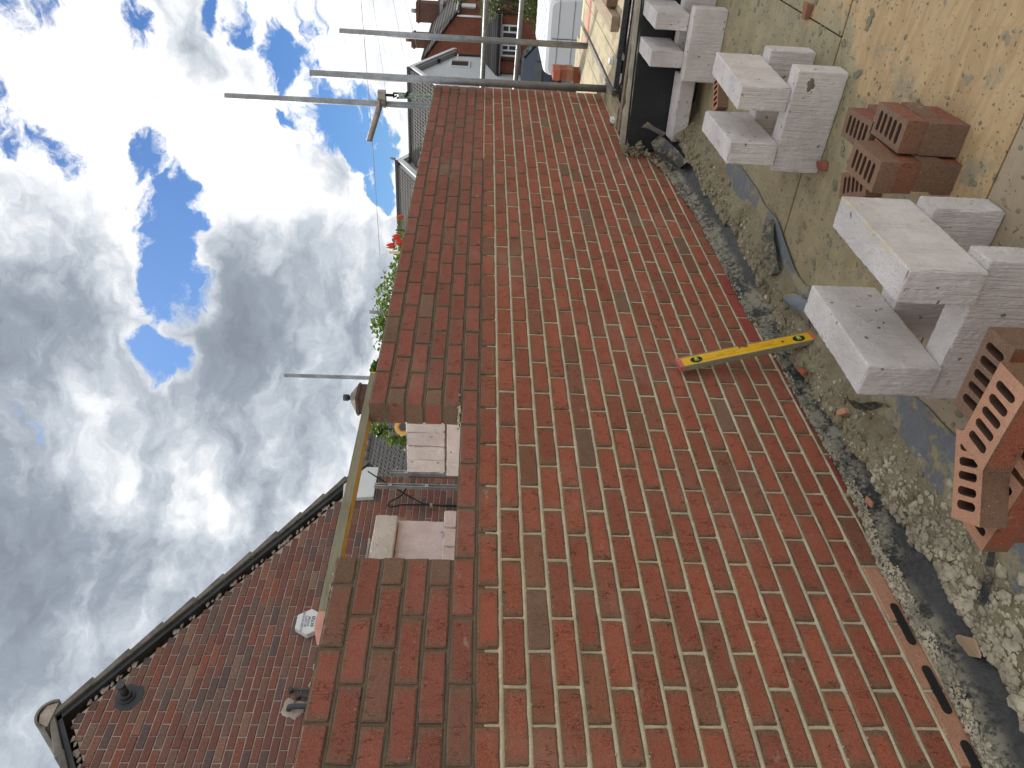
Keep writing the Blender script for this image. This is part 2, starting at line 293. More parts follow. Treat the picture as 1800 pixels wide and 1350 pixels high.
def mat_dpm():
    m, g, b = newmat('damp_proof_membrane'); p = g.pos(); n1 = g.noise(p, 7, 6, .62); n2 = g.noise(p, 40, 5, .65); n3 = g.noise(g.scale(p, 1, .4, 1), 16, 4)
    base = g.mix(n3, (.10, .125, .15), (.20, .225, .25)); dirt = g.mix(n2, (.24, .21, .13), (.36, .32, .205))
    f = g.mapr(g.math('ADD', n1, g.math('MULTIPLY', g.math('SUBTRACT', n2, .5), .35)), .44, .57); fin(g, b, g.mix(f, base, dirt), g.mapr(f, 0, 1, .5, .9), g.bump(g.math('ADD', f, n2), .6, .006)); return m
M_DPM = mat_dpm()
def mat_black():
    m, g, b = newmat('black_polythene'); p = g.pos(); n1 = g.noise(p, 6, 5, .65); n2 = g.noise(p, 30, 4, .6)
    col = g.mix(g.mapr(n1, .52, .72, 0, .5), (.012, .013, .015), (.05, .05, .05)); col = g.mix(g.mapr(n2, .68, .74, 0, .5), col, (.28, .25, .18))
    fin(g, b, col, g.mapr(n1, .2, .8, .38, .6), g.bump(g.noise(g.scale(p, 1, 1, .5), 14, 5, .6), .5, .01)); return m
M_BLACK = mat_black()
def mat_rubble():
    m, g, b = newmat('mortar_debris'); p = g.pos(); n1 = g.noise(p, 5, 5, .6); n2 = g.noise(p, 55, 5, .7); n3 = g.noise(p, 240, 3, .7)
    col = g.mix(g.mapr(n1, .3, .7), (.225, .192, .122), (.345, .305, .205)); col = g.mix(g.mapr(n2, .35, .7, 0, .6), col, (.19, .16, .105)); col = g.mix(g.mapr(n3, .6, .75, 0, .5), col, (.55, .50, .40))
    fin(g, b, col, .95, g.bump(g.math('ADD', n2, g.math('MULTIPLY', n3, .5)), .9, .01), spec=.2); return m
M_RUB = mat_rubble()
M_STONE = mat_plain('mortar_crumb', (.39, .35, .26), .95, 0, .4, 12, .5)
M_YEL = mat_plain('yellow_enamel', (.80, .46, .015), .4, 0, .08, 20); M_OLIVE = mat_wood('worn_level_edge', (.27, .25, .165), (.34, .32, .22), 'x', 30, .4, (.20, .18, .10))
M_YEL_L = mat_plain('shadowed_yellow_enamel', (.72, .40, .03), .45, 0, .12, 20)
M_RED = mat_plain('red_end_cap', (.55, .16, .12), .5, 0, .15, 30); M_PINKCAP = mat_plain('pink_end_cap', (.72, .34, .25), .5, 0, .1, 30)
M_VIAL = mat_plain('green_vial', (.34, .45, .06), .15, 0, .1, 30); M_DARK = mat_plain('near_black', (.012, .012, .012), .7)
M_WHITE = mat_plain('white_paint', (.78, .80, .80), .45, 0, .05, 3); M_UPVC = mat_plain('white_upvc', (.80, .81, .81), .3, 0, .03, 3)
M_GREY = mat_plain('grey_trim', (.32, .33, .33), .6); M_GLASS = mat_plain('dark_window_glass', (.05, .06, .065), .08, 0, .3, 2)
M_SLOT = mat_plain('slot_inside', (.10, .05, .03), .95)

# ------------------------------------------------------------------ brick meshes
BR_H, BR_D = .065, .1025
def brick_data(L, seed, h=BR_H, d=BR_D, front_only=False):
    rg = random.Random(seed); xs = [-L / 2, -L / 2 + .005, -L / 5, L / 6, L / 2 - .005, L / 2]; zs = [-h / 2, -h / 2 + .005, 0, h / 2 - .005, h / 2]
    vs = []; idx = {}
    for i, x in enumerate(xs):
        for j, z in enumerate(zs):
            bord = i in (0, 5) or j in (0, 4)
            jx = rg.uniform(-.0012, .0012); jz = rg.uniform(-.0013, .0013)
            y = (.0036 + rg.uniform(-.001, .0015)) if bord else rg.uniform(-.0008, .0008)
            if bord and rg.random() < .10: y += rg.uniform(.003, .007); jx -= .003 * (1 if x > 0 else -1) * (i in (0, 5)); jz -= .003 * (1 if z > 0 else -1) * (j in (0, 4))
            idx[i, j] = len(vs); vs.append((x + jx, y, z + jz))
    fs = [(idx[i, j], idx[i + 1, j], idx[i + 1, j + 1], idx[i, j + 1]) for i in range(5) for j in range(4)]; mi = [0] * len(fs)
    c = [(0, 0), (5, 0), (5, 4), (0, 4)]; bk = []
    for i, j in c: bk.append(len(vs)); v = vs[idx[i, j]]; vs.append((v[0], d, v[2]))
    fs.append(tuple([idx[i, 0] for i in range(6)][::-1] + [bk[0], bk[1]])); mi.append(0)
    fs.append(tuple([idx[i, 4] for i in range(6)] + [bk[2], bk[3]])); mi.append(0)
    fs.append(tuple([idx[0, j] for j in range(5)] + [bk[3], bk[0]])); mi.append(1)
    fs.append(tuple([idx[5, j] for j in range(5)][::-1] + [bk[1], bk[2]])); mi.append(1)
    fs.append((bk[0], bk[3], bk[2], bk[1])); mi.append(0)
    return vs, fs, mi
def finish_brick_mesh(name, vs, fs, mi, mats, bc, rnd):
    me = bpy.data.meshes.new(name); me.from_pydata(vs, [], fs)
    for m in mats: me.materials.append(m)
    me.polygons.foreach_set('material_index', mi)
    a = me.attributes.new('bc', 'FLOAT_VECTOR', 'POINT'); a.data.foreach_set('vector', [x for p in bc for x in p])
    r = me.attributes.new('rnd', 'FLOAT', 'POINT'); r.data.foreach_set('value', rnd); me.update(); return me
BCACHE = {}
def brick_mesh(L, variant, kind, mats):
    key = (round(L, 4), variant, kind)
    if key not in BCACHE:
        vs, fs, mi = brick_data(L, hash(key[:2]) & 0xffff if False else int(L * 1000) * 31 + variant); k = .215 / L if L > .15 else 1.0
        BCACHE[key] = finish_brick_mesh('brick', vs, fs, mi, mats, [(p[0] * k, p[1], p[2]) for p in vs], [variant * .137 % 1.0] * len(vs))
    return BCACHE[key]
KINDS = {'red': (M_BR_RED, M_BR_KHAKI), 'khaki': (M_BR_KHAKI, M_BR_RED), 'fresh': (M_BR_FRESH, M_BR_KHAKI), 'header': (M_BR_KHAKI, M_BR_FRESH), 'bright': (M_BR_BRIGHT, M_BR_PINK), 'pink': (M_BR_PINK, M_BR_PINK)}
def brick_run(specs, parent, keep=300, stuffname='brick_courses', yplane=0.0, data=None, mats_of=None):
    """specs: (x, z, L, kind, dy). Largest in view become parts, the rest one joined part."""
    sc_ = []
    for i, (x, z, L, kind, dy) in enumerate(specs):
        a = px_of((x, yplane, z)); ok = inframe((x, yplane, z), 30)
        sc_.append((-(L / a[2] ** 2) if ok else 1.0 / (1 + i), i))
    order = [i for _, i in sorted(sc_)]; ind = set(order[:keep]); rg = random.Random(5); base = wloc(parent)
    groups = {}
    for i, (x, z, L, kind, dy) in enumerate(specs):
        ox, oz, va = rg.uniform(-.0012, .0012), rg.uniform(-.0012, .0012), rg.randrange(9)
        if i in ind:
            o = bpy.data.objects.new('brick', (data or brick_mesh)(L, va, kind, KINDS.get(kind))); o.parent = parent
            o.location = Vector((x + ox, yplane + dy, z + oz)) - base; o.rotation_euler = (rg.uniform(-.006, .006), rg.uniform(-.004, .004), rg.uniform(-.006, .006)); COL.objects.link(o)
        else: groups.setdefault(None, []).append((x + ox, z + oz, L, kind, dy, va))
    allk = sorted({k for e in groups.get(None, []) for k in [e[3]]}); mats = []; mo = {}
    V, F, Mi, B, R = [], [], [], [], []
    for k in allk: mo[k] = len(mats); mats += list(KINDS[k])
    for x, z, L, kind, dy, va in groups.get(None, []):
        vs, fs, mi = brick_data(L, int(L * 1000) * 31 + va) if data is None else data(L, va, kind, None, True); b0 = len(V); rr = rg.random(); k = .215 / L if L > .15 else 1.0
        V += [(p[0] + x - base.x, p[1] + yplane + dy - base.y, p[2] + z - base.z) for p in vs]; F += [tuple(q + b0 for q in f) for f in fs]
        Mi += [mo[kind] + q for q in mi]; B += [(p[0] * k, p[1], p[2]) for p in vs]; R += [rr] * len(vs)
    if V:
        o = bpy.data.objects.new(stuffname, finish_brick_mesh(stuffname, V, F, Mi, mats, B, R)); o.parent = parent; COL.objects.link(o); o['kind'] = 'stuff'

# ================================================================== SETTING
GZ = -3.9
def sheet(name, poly, z, m, kind='structure'):
    o = MB().add([(x, y, z) for x, y in poly], [tuple(range(len(poly)))]).build(name, m); o['kind'] = kind; return o
M_GRND = mat_plain('worn_ground', (.10, .095, .075), .95, 0, .3, 1.5); M_ASPH = mat_plain('asphalt', (.055, .055, .056), .9, 0, .25, 3, .3); M_PAVE = mat_plain('pavement_slabs', (.24, .23, .21), .9, 0, .2, 2)
sheet('ground', [(-350, -350), (350, -350), (350, 350), (-350, 350)], GZ, M_GRND)
sheet('road', [(15.5, -120), (25.5, -120), (25.5, 200), (15.5, 200)], GZ + .004, M_ASPH)
pv = MB().box((25.5, -120, GZ), (28, 200, GZ + .12)).box((13.5, -120, GZ), (15.5, 200, GZ + .12)).build('pavement', M_PAVE); pv['kind'] = 'structure'

# floor deck with plywood sheets
deck = MB().box((-2.6, -3.6, GZ), (4.5, -.02, -1.519)).build('floor_deck', mat_plain('deck_underlay', (.05, .045, .04), .95)); deck['kind'] = 'structure'
for (x0, x1, y0, y1) in ((-2.5, -.155, -3.5, -.03), (-.15, 1.062, -3.5, -.03), (1.069, 1.885, -3.5, -.03), (1.888, 2.378, -3.5, -.03), (2.392, 3.62, -1.255, -.03), (2.392, 3.62, -3.5, -1.262), (3.626, 4.47, -3.5, -.03)):
    o = MB().box((x0, y0, -1.518), (x1, y1, -1.5 + random.uniform(-.001, .001))).build('plywood_sheet', M_PLY, deck); bevel(o, .0015, 1)

# ================================================================== BRICK WALL
wall = thing('brick_wall', 'new red brick wall with unfinished top and window opening, pale and fresh dark mortar', 'brick wall', (2.5, 0, -1.5))
ENDX = 5.965
rgw = random.Random(11); specs = []
def course_z(c): return -.0375 - .075 * c
for c in range(-6, 20):
    off = 0.0 if c % 2 == 0 else .5
    for k in range(-6, 28):
        a, b = k + off, k + off + 1
        segs = [(a, b)]
        if c <= -2:
            if b <= 2.51 or a >= 5.99: segs = [(a, b)]
            elif a < 2.5 < b: segs = [(a, 2.5)]
            elif a < 6.0 < b: segs = [(6.0, b)]
            else: segs = []
        for s0, s1 in segs:
            x0, x1 = s0 * .225 + .005, s1 * .225 - .005
            if x1 > ENDX: x1 = ENDX
            if x1 - x0 < .03: continue
            L = x1 - x0; half = L < .15
            if c <= -1: kind = 'header' if half and c <= -2 else ('khaki' if rgw.random() < .02 else 'fresh')
            elif c >= 18: kind = 'bright' if rgw.random() < .6 else 'red'
            elif c == 17: kind = 'pink' if x0 < .45 else ('bright' if rgw.random() < .3 and x0 > 1.3 else 'red')
            else: kind = 'khaki' if rgw.random() < .035 else 'red'
            if c == 17 and -.3 < x0 < .5: kind = 'pink'
            specs.append(((x0 + x1) / 2, course_z(c), L, kind, rgw.uniform(-.0016, .0014) + (.004 if c >= 18 else 0)))
brick_run(specs, wall)
# mortar body behind the faces
core = MB(); XL = -1.36
core.box((XL, .007, -1.52), (ENDX - .008, .098, .0725)); core.box((XL, .007, .0725), (2.5 * .225 - .008, .098, .4475)); core.box((6 * .225 + .008, .007, .0725), (ENDX - .008, .098, .4475))
core.build('mortar_core', M_MORT_D, wall)
def joint_strip(mb, x0, x1, z, seed, hw, bulge, step=.022):
    rg = random.Random(seed); n = max(2, int((x1 - x0) / step)); prof = ((-hw, .0058), (-hw * .62, .0015), (0, 0), (hw * .62, .0015), (hw, .0058)); vs = []
    for i in range(n + 1):
        x = x0 + (x1 - x0) * i / n; q = mnoise.noise((x * 14, z * 40, seed)) + .5 * mnoise.noise((x * 3.1, z * 40, seed + 4.)); q2 = mnoise.noise((x * 55, z * 40, seed + 9.))
        for dz, dy in prof: vs.append((x, .0062 + dy * .4 - bulge * (1 + .5 * q + .35 * q2) * (1 - abs(dz) / hw * .85), z + dz * (1 + .22 * q2 + .15 * q) + .0009 * q))
    mb.add(vs, [(i * 5 + j, (i + 1) * 5 + j, (i + 1) * 5 + j + 1, i * 5 + j + 1) for i in range(n) for j in range(4)], 0, True)
def head_strip(mb, x, z0, z1, seed, hw, bulge):
    rg = random.Random(seed); n = 3; prof = ((-hw, .0058), (-hw * .6, .0015), (0, 0), (hw * .6, .0015), (hw, .0058)); vs = []
    b2 = bulge * rg.uniform(-.1, 1.15); hw *= rg.uniform(.82, 1.12)
    for i in range(n + 1):
        z = z0 + (z1 - z0) * i / n; q = rg.uniform(-1, 1)
        for dx, dy in prof: vs.append((x + dx * (1 + .15 * q), .0062 + dy * .4 - b2 * (1 + .3 * q) * (1 - abs(dx) / hw * .85), z))
    mb.add(vs, [(i * 5 + j, i * 5 + j + 1, (i + 1) * 5 + j + 1, (i + 1) * 5 + j) for i in range(n) for j in range(4)], 0, True)
pale, dark = MB(), MB()
for c in range(-5, 20):          # bed joint on top of course c
    z = -.075 * c
    isdark = c <= 0
    spans = [(XL, ENDX - .004)]
    if c <= -2: spans = [(XL, 2.5 * .225 - .006), (6 * .225 + .006, ENDX - .004)]
    if c == -1: spans = [(XL, 2.5 * .225 - .006), (6 * .225 + .006, ENDX - .004)]
    if c == 0: spans = [(XL, 18.6 * .225)]; joint_strip(pale, 18.6 * .225, ENDX - .004, z, 77, .0068, .0052)
    if c == 1: pass
    for a, b in spans: joint_strip(dark if isdark else pale, a, b, z, c + 30,   .0066 if isdark else .0092, .0014 if isdark else .0074)
for c in range(-6, 20):
    off = 0.0 if c % 2 == 0 else .5; z0, z1 = -.075 * c - .071, -.075 * c - .004
    for k in range(-6, 28):
        s = k + off
        if c <= -2 and 2.49 < s < 6.01: continue
        if s * .225 > ENDX - .03 or s * .225 < XL: continue
        if c == 0:
            if s < 18.6: head_strip(dark, s * .225, -.028, z1, k + c * 50, .0066, .001); head_strip(pale, s * .225, z0, -.028, k + c * 50 + 7, .007, .005)
            else: head_strip(pale, s * .225, z0, z1, k + c * 50, .007, .005)
        else: head_strip(dark if c < 0 else pale, s * .225, z0, z1, k + c * 50, .0066 if c < 0 else .0078, .0012 if c < 0 else .0066)
    for s in (2.25, 6.5):       # cut headers at the jambs
        pass
for c in (-2, -4, -6): head_strip(dark, 2.0 * .225, -.075 * c - .071, -.075 * c - .004, c, .0066, .001)
o = pale.build('pale_mortar_joint', M_MORT, wall); o['kind'] = 'stuff'
o = dark.build('dark_mortar_joint', M_MORT_D, wall); o['kind'] = 'stuff'
# mortar snots squeezed from the pale joints and left along the sill and top
sn = MB(); rg = random.Random(3)
for i in range(900):
    c = rg.randrange(1, 19); x = rg.uniform(-.3, 4.5); sn.blob((x, rg.uniform(.001, .004), -.075 * c + rg.choice((-1, 1)) * .0065), rg.uniform(.001, .0032), i, 1.4, .7, 1, 1, 0, .3)
for i in range(60): sn.blob((1.35 + rg.uniform(-.03, .09), rg.uniform(0, .1), .076 + rg.uniform(0, .008)), rg.uniform(.004, .009), i, 1.2, 1.2, .7)
for i in range(90): sn.blob((rg.uniform(3.6, 5.2), rg.uniform(.005, .09), .449 + rg.uniform(0, .004)), rg.uniform(.003, .009), i, 1.4, 1.2, .6)
for i in range(80): sn.blob((rg.uniform(-.3, .55), rg.uniform(.0, .09), .447 + rg.uniform(0, .003)), rg.uniform(.002, .005), i, 1.4, 1.2, .6)
o = sn.build('mortar_snot', M_MORT, wall); o['kind'] = 'stuff'
# cut bricks at the foot of the wall with tar-filled slots showing
def capsule(cx_, cz_, L, w, n=5):
    pts = []
    for s, a0 in ((1, -PI / 2), (-1, PI / 2)):
        for k in range(n + 1):
            a = a0 + PI * k / n; pts.append((cx_ + s * (L / 2 - w / 2) + math.cos(a) * w / 2, cz_ + math.sin(a) * w / 2))
    return pts
for cx_ in (.335, .115, -.11):
    MB().prism(capsule(cx_, -1.318, .15, .026), 'y', -.004, .01).build('slot', M_DARK, wall)

# ================================================================== FAR LOW WALL with black polythene face
lw = thing('low_wall', 'low cavity wall across the deck with black polythene sheet hung on its face', 'wall', (4.8, -1.5, -1.5))
ft = [(4.48, -.004), (4.66, -.8), (4.70, -1.0), (4.70, -3.5)]
def offs(pl, d): return [(x + d, y) for x, y in pl]
m_ = MB(); n = len(ft); rg = random.Random(2)
NZ, NY = 10, 40; vs = []
for i in range(NY + 1):
    y = -.02 - (3.48) * (i / NY) ** 1.6; x = 4.48 - .2 * min(0, y) if y > -1.0 else 4.68
    if y <= -1.0: x = 4.68
    for j in range(NZ + 1):
        z = -1.045 - .47 * j / NZ; q = mnoise.noise((y * 3.5, z * 2.2, 3.)) * .014 * (j / NZ + .15) + mnoise.noise((y * 11, z * 6, 7.)) * .004
        vs.append((x - .012 + q - .03 * (j / NZ) ** 2, y, z))
m_.add(vs, [(i * (NZ + 1) + j, i * (NZ + 1) + j + 1, (i + 1) * (NZ + 1) + j + 1, (i + 1) * (NZ + 1) + j) for i in range(NY) for j in range(NZ)], 0, True)
m_.build('polythene_sheet', M_BLACK, lw)
inner = MB().prism([(4.49, -.012), (4.61, -.012), (4.81, -1.0), (4.81, -3.5), (4.69, -3.5), (4.69, -1.0)], 'z', -1.52, -1.05).build('inner_leaf', M_MORT_G, lw)
mt = MB()        # rough mortar along the top
for i in range(60):
    y0, y1 = -.012 - i * .058, -.012 - (i + 1) * .058
    def xx(y): return 4.475 - .2 * max(y, -1.0)
    h0, h1 = (mnoise.noise((i * .7, 1, 2)) * .008 + (.012 if i < 5 else 0)), (mnoise.noise(((i + 1) * .7, 1, 2)) * .008 + (.012 if i < 4 else 0))
    mt.add([(xx(y0) - .008, y0, -1.062), (xx(y0) + .004, y0, -1.03 + h0), (xx(y0) + .12, y0, -1.034 + h0), (xx(y0) + .135, y0, -1.06), (xx(y1) - .008, y1, -1.062), (xx(y1) + .004, y1, -1.03 + h1), (xx(y1) + .12, y1, -1.034 + h1), (xx(y1) + .135, y1, -1.06)], [(0, 1, 5, 4), (1, 2, 6, 5), (2, 3, 7, 6)], 0, True)
mt.build('mortar_top', M_MORT_G, lw)
outer = MB().box((4.885, -3.5, -3.2), (4.987, -.012, -1.36)).build('outer_leaf', M_BR_RED, lw)
at_ = outer.data.attributes.new('bc', 'FLOAT_VECTOR', 'POINT'); MB().box((4.86, -3.5, -1.10), (4.95, -.012, -1.055)).build('wall_plate', M_TIMB_E, lw)

# mortar piled in the corner where the low wall meets the brick wall
cm = MB(); rg = random.Random(21)
for i in range(110):
    t = rg.random(); cm.blob((4.40 + rg.gauss(.05, .06), -.01 - abs(rg.gauss(0, .022)), -1.03 - t * .16), rg.uniform(.006, .022), i, 1, 1, 1.1, 1, 0, .3)
for i in range(60):
    t = rg.random(); cm.blob((4.38 - t * .45 + rg.gauss(0, .02), -.012 - abs(rg.gauss(0, .02)), -1.19 - t * .12), rg.uniform(.006, .02), i, 1.3, 1, 1)
o = cm.build('mortar_lump', M_RUB); o['kind'] = 'stuff'
setp(o, 'grey mortar lumps piled in the corner at the foot of the brick wall', 'mortar')

# ================================================================== DEBRIS along the foot of the wall
def gut(x):
    """width of the open gutter between the lapped polythene and the debris"""
    k = [(-1, .052), (.35, .050), (.55, .030), (.9, .018), (1.2, .012), (1.4, .0), (2.25, .0), (2.4, .050), (2.95, .046), (3.15, .012), (3.5, .03), (3.8, .10), (4.5, .16)]
    for (x0, w0), (x1, w1) in zip(k, k[1:]):
        if x0 <= x <= x1: return (w0 + (w1 - w0) * (x - x0) / (x1 - x0)) * (1 + .35 * mnoise.noise((x * 7, 2, 1)))
    return .05
def LZ(x):
    a = max(0, min(1, (x - .55) / .25)); b = max(0, min(1, (x - 1.7) / .5))
    return -1.343 - .030 * a + .036 * b - .014 * mnoise.noise((x * 2.4, 1, 4)) + rise(x) * .95
def lip(x):
    k = max(0, min(1, (x - 1.05) / .3)) * max(0, min(1, (2.45 - x) / .25))
    return (.050 + .016 * mnoise.noise((x * 3.2, 8, 2)) + .012 * mnoise.noise((x * 11, 8, 2)) + (.012 if x < .5 else 0)) * (1 - .62 * k)
def rise(x): return .085 * max(0, min(1, (x - 3.25) / 1.1))
def dh(x, y):
    """height of mortar debris beyond the gutter"""
    t = -y; t0 = lip(x) + gut(x) * .9; q = mnoise.fractal((x * 7, y * 9, 2.), .9, 2.1, 6) * .030 + mnoise.noise((x * 34, y * 34, 5.)) * .009
    up = max(0, min(1, (t - t0) / .028)); crest = .070 + .022 * mnoise.noise((x * 2.2, 3, 1))
    fall = max(0, 1 - max(0, t - t0 - .05) / (.15 + .05 * mnoise.noise((x * 3, 7, 0)))) ** 1.4
    cover = max(0.0, 1 - gut(x) / .018)
    if t < t0: return -1.475 + (.075 * cover + q * .5) + rise(x)
    return -1.512 + (.012 + crest * up * fall + (q + .010) * min(1, fall * 3) * up) * (1 if fall > .02 else fall * 50) + rise(x) * fall
db = MB(); nx, ny = 640, 64; X0, X1 = -.7, 4.44; vs = []
ys = [-.004 - .40 * (j / ny) ** 1.25 for j in range(ny + 1)]
for i in range(nx + 1):
    x = X0 + (X1 - X0) * i / nx
    for j in range(ny + 1): vs.append((x, ys[j], dh(x, ys[j])))
fs = [(i * (ny + 1) + j, i * (ny + 1) + j + 1, (i + 1) * (ny + 1) + j + 1, (i + 1) * (ny + 1) + j) for i in range(nx) for j in range(ny)]
db.add(vs, fs, 0, True); o = db.build('mortar_debris', M_RUB); o['kind'] = 'structure'
# black polythene lapped up the wall foot and down into the gutter
st = MB(); vs = []; N = 900; KK = 18
for i in range(N + 1):
    x = -.7 + 5.1 * i / N; l, w = lip(x), gut(x); zt = LZ(x)
    for k in range(KK):
        u = k / (KK - 1)
        if u < .55:
            v = u / .55; y = -.002 - l * v; z = zt - .010 * v + .012 * math.sin(PI * v) - .028 * max(0, v - .75) / .25
        else:
            v = (u - .55) / .45; y = -.002 - l - (w + .05) * v; z = zt - .038 - .062 * math.sin(PI * min(1, v * 1.25) * .5) + .02 * max(0, v - .8)
        z += mnoise.noise((x * 16, u * 5, 3)) * .007 + mnoise.noise((x * 42, u * 8, 3)) * .0055 + mnoise.noise((x * 110, u * 16, 3)) * .0035; y += mnoise.noise((x * 20, u * 4, 8)) * .004 * (u > .1)
        vs.append((x, min(-.001, y), z))
st.add(vs, [(i * KK + k, i * KK + k + 1, (i + 1) * KK + k + 1, (i + 1) * KK + k) for i in range(N) for k in range(KK - 1)], 0, True)
def mat_black2():
    m, g, b = newmat('mortar_stained_polythene'); p = g.pos(); sp = g.sep(p); n1 = g.noise(p, 11, 6, .7); n2 = g.noise(p, 60, 5, .7); lo = g.mapr(sp[1], -.078, -.052)
    f = g.math('MULTIPLY', g.mapr(g.math('ADD', n1, g.math('MULTIPLY', g.math('SUBTRACT', n2, .5), .7)), .37, .56), g.math('ADD', g.math('MULTIPLY', lo, .86), .05))
    col = g.mix(f, g.mix(n2, (.012, .013, .015), (.04, .042, .045)), g.mix(n2, (.20, .19, .15), (.36, .33, .25))); fin(g, b, col, g.mapr(f, 0, 1, .42, .9), g.bump(g.math('ADD', n2, f), .8, .006)); return m
o = st.build('polythene_strip', mat_black2()); setp(o, 'crumpled black polythene strip in the gutter between brick wall and mortar debris', 'plastic sheet')
def mat_flap():
    m, g, b = newmat('muddy_polythene'); p = g.pos(); n1 = g.noise(p, 13, 6, .7); n2 = g.noise(p, 55, 5, .7); f = g.mapr(g.math('ADD', n1, g.math('MULTIPLY', g.math('SUBTRACT', n2, .5), .6)), .44, .62)
    fin(g, b, g.mix(f, g.mix(n2, (.018, .02, .023), (.07, .078, .088)), (.26, .23, .155)), g.mapr(f, 0, 1, .4, .9), g.bump(g.math('ADD', f, n2), .8, .006)); return m
M_FLAP = mat_flap()
def flap(pts, cols, lab, seed, m=None):
    """torn sheet: rows of points across its length, crumpled a little"""
    b = MB(); n = len(pts[0]); R_ = []
    for a in range(len(pts) - 1):
        for t in range(4):
            R_.append([Vector(p).lerp(Vector(q), t / 4) for p, q in zip(pts[a], pts[a + 1])])
    R_.append([Vector(p) for p in pts[-1]]); vs = [p + Vector((mnoise.noise(p * 22 + Vector((seed, 0, 0))), mnoise.noise(p * 22 + Vector((0, seed, 3))), mnoise.noise(p * 22 + Vector((5, 0, seed))))) * .010 for r_ in R_ for p in r_]
    b.add(vs, [(i_ * n + k, i_ * n + k + 1, (i_ + 1) * n + k + 1, (i_ + 1) * n + k) for i_ in range(len(R_) - 1) for k in range(n - 1)], 0, True); o = b.build('polythene_flap', m or M_FLAP); return setp(o, lab, 'plastic flap')
flap([[(2.60, -.30, -1.49), (2.55, -.325, -1.455), (2.53, -.36, -1.49)], [(2.50, -.25, -1.47), (2.45, -.275, -1.425), (2.42, -.31, -1.47)], [(2.40, -.20, -1.46), (2.35, -.22, -1.42), (2.32, -.26, -1.465)], [(2.31, -.16, -1.45), (2.26, -.175, -1.435), (2.23, -.21, -1.465)]], 3, 'folded dark membrane flap standing up from the debris midway along the wall', 3)
flap([[(2.05, -.15, -1.45), (2.02, -.19, -1.41), (2.0, -.22, -1.46)], [(1.93, -.17, -1.45), (1.90, -.22, -1.42), (1.88, -.26, -1.47)], [(1.78, -.20, -1.46), (1.76, -.25, -1.44), (1.75, -.31, -1.485)]], 3, 'narrow torn membrane strip bedded in mud beside the folded flap', 8, M_DPM)
flap([[(4.36, -.05, -1.24), (4.33, -.12, -1.20), (4.34, -.18, -1.26)], [(4.22, -.06, -1.26), (4.17, -.13, -1.20), (4.20, -.21, -1.25)], [(4.10, -.07, -1.30), (4.03, -.13, -1.27), (4.02, -.20, -1.30)], [(3.95, -.08, -1.34), (3.87, -.12, -1.33), (3.84, -.17, -1.36)]], 3, 'curled black polythene flap in the far corner below the mortar lumps', 5)
flap([[(4.18, -.22, -1.24), (4.24, -.25, -1.15), (4.30, -.24, -1.10)], [(4.12, -.26, -1.25), (4.17, -.29, -1.17), (4.22, -.30, -1.13)]], 3, 'small upturned polythene corner catching the light by the black sheet', 6, M_DPM)
flap([[(1.20, -.165, -1.455), (1.23, -.19, -1.42)], [(1.12, -.22, -1.47), (1.14, -.24, -1.44)], [(1.05, -.30, -1.49), (1.06, -.31, -1.475)]], 2, 'thin dark membrane edge sticking up by the foot of the nearest block stack', 9)
flap([[(.22, -.17, -1.43), (.25, -.20, -1.415)], [(.30, -.27, -1.47), (.33, -.29, -1.455)], [(.40, -.36, -1.495), (.42, -.37, -1.485)]], 2, 'dark membrane edge running out from the timber offcut towards the near brick heap', 12)
# grey membrane trodden flat on the deck, with a folded lip
ms_ = MB(); vs = []; N = 180
for i in range(N + 1):
    x = -.3 + 3.75 * i / N; edge = -.372 - .03 * mnoise.noise((x * 1.1, 0, 0)) - .07 * max(0, min(1, (1.2 - x) / .5)) + .10 * math.exp(-((x - 2.05) / .25) ** 2) - .02 * mnoise.noise((x * 5, 2, 0))
    for k in range(9):
        y = -.20 + (edge + .20) * k / 8; z = -1.4935 + (.0025 * mnoise.noise((x * 9, y * 9, 1)) if k < 8 else .0005)
        if 2.0 < x < 2.5: z += .008 * math.sin((x - 2.0) / .5 * PI) * max(0, k / 8 - .35)
        vs.append((x, y, z))
ms_.add(vs, [(i * 9 + k, i * 9 + k + 1, (i + 1) * 9 + k + 1, (i + 1) * 9 + k) for i in range(N) for k in range(8)], 0, True)
o = ms_.build('membrane_sheet', M_DPM); setp(o, 'blue grey damp proof membrane trodden flat on the plywood along the debris', 'membrane')
# crumbs and stones of dry mortar
rb = MB(); rg = random.Random(8)
for i in range(8200):
    x = rg.uniform(-.35, 4.3) if rg.random() < .48 else rg.uniform(-.3, .95); t0 = lip(x) + gut(x); onlip = rg.random() < .42
    t = rg.uniform(.006, lip(x) * .95) if onlip else t0 + abs(rg.gauss(.03, .075)); t = min(t, .44)
    r = min(.015, rg.lognormvariate(-5.5, .5)) * (1.3 if x < .7 and not onlip else 1) * (.7 if onlip else 1) * (.75 if x > .9 else 1)
    z = (LZ(x) - .010 * t / lip(x) + .012 * math.sin(PI * t / lip(x))) if onlip else max(dh(x, -t), -1.498)
    rb.blob((x, -t, z + r * .25), r, i, 1.2, 1, .75, 1, 0, .36)
for i in range(700):
    x = rg.uniform(.4, 4.2); t0 = lip(x) + gut(x); t = t0 + .01 + abs(rg.gauss(.03, .05)); r = rg.uniform(.007, .017); rb.blob((x, -t, max(dh(x, -t), -1.498)), r, i + 9999, 1.3, 1.1, .6, 1, 1, .3)
o = rb.build('mortar_crumbs', [M_STONE, M_RUB]); o['kind'] = 'stuff'; setp(o, 'loose pale mortar crumbs strewn along the foot of the wall', 'rubble')
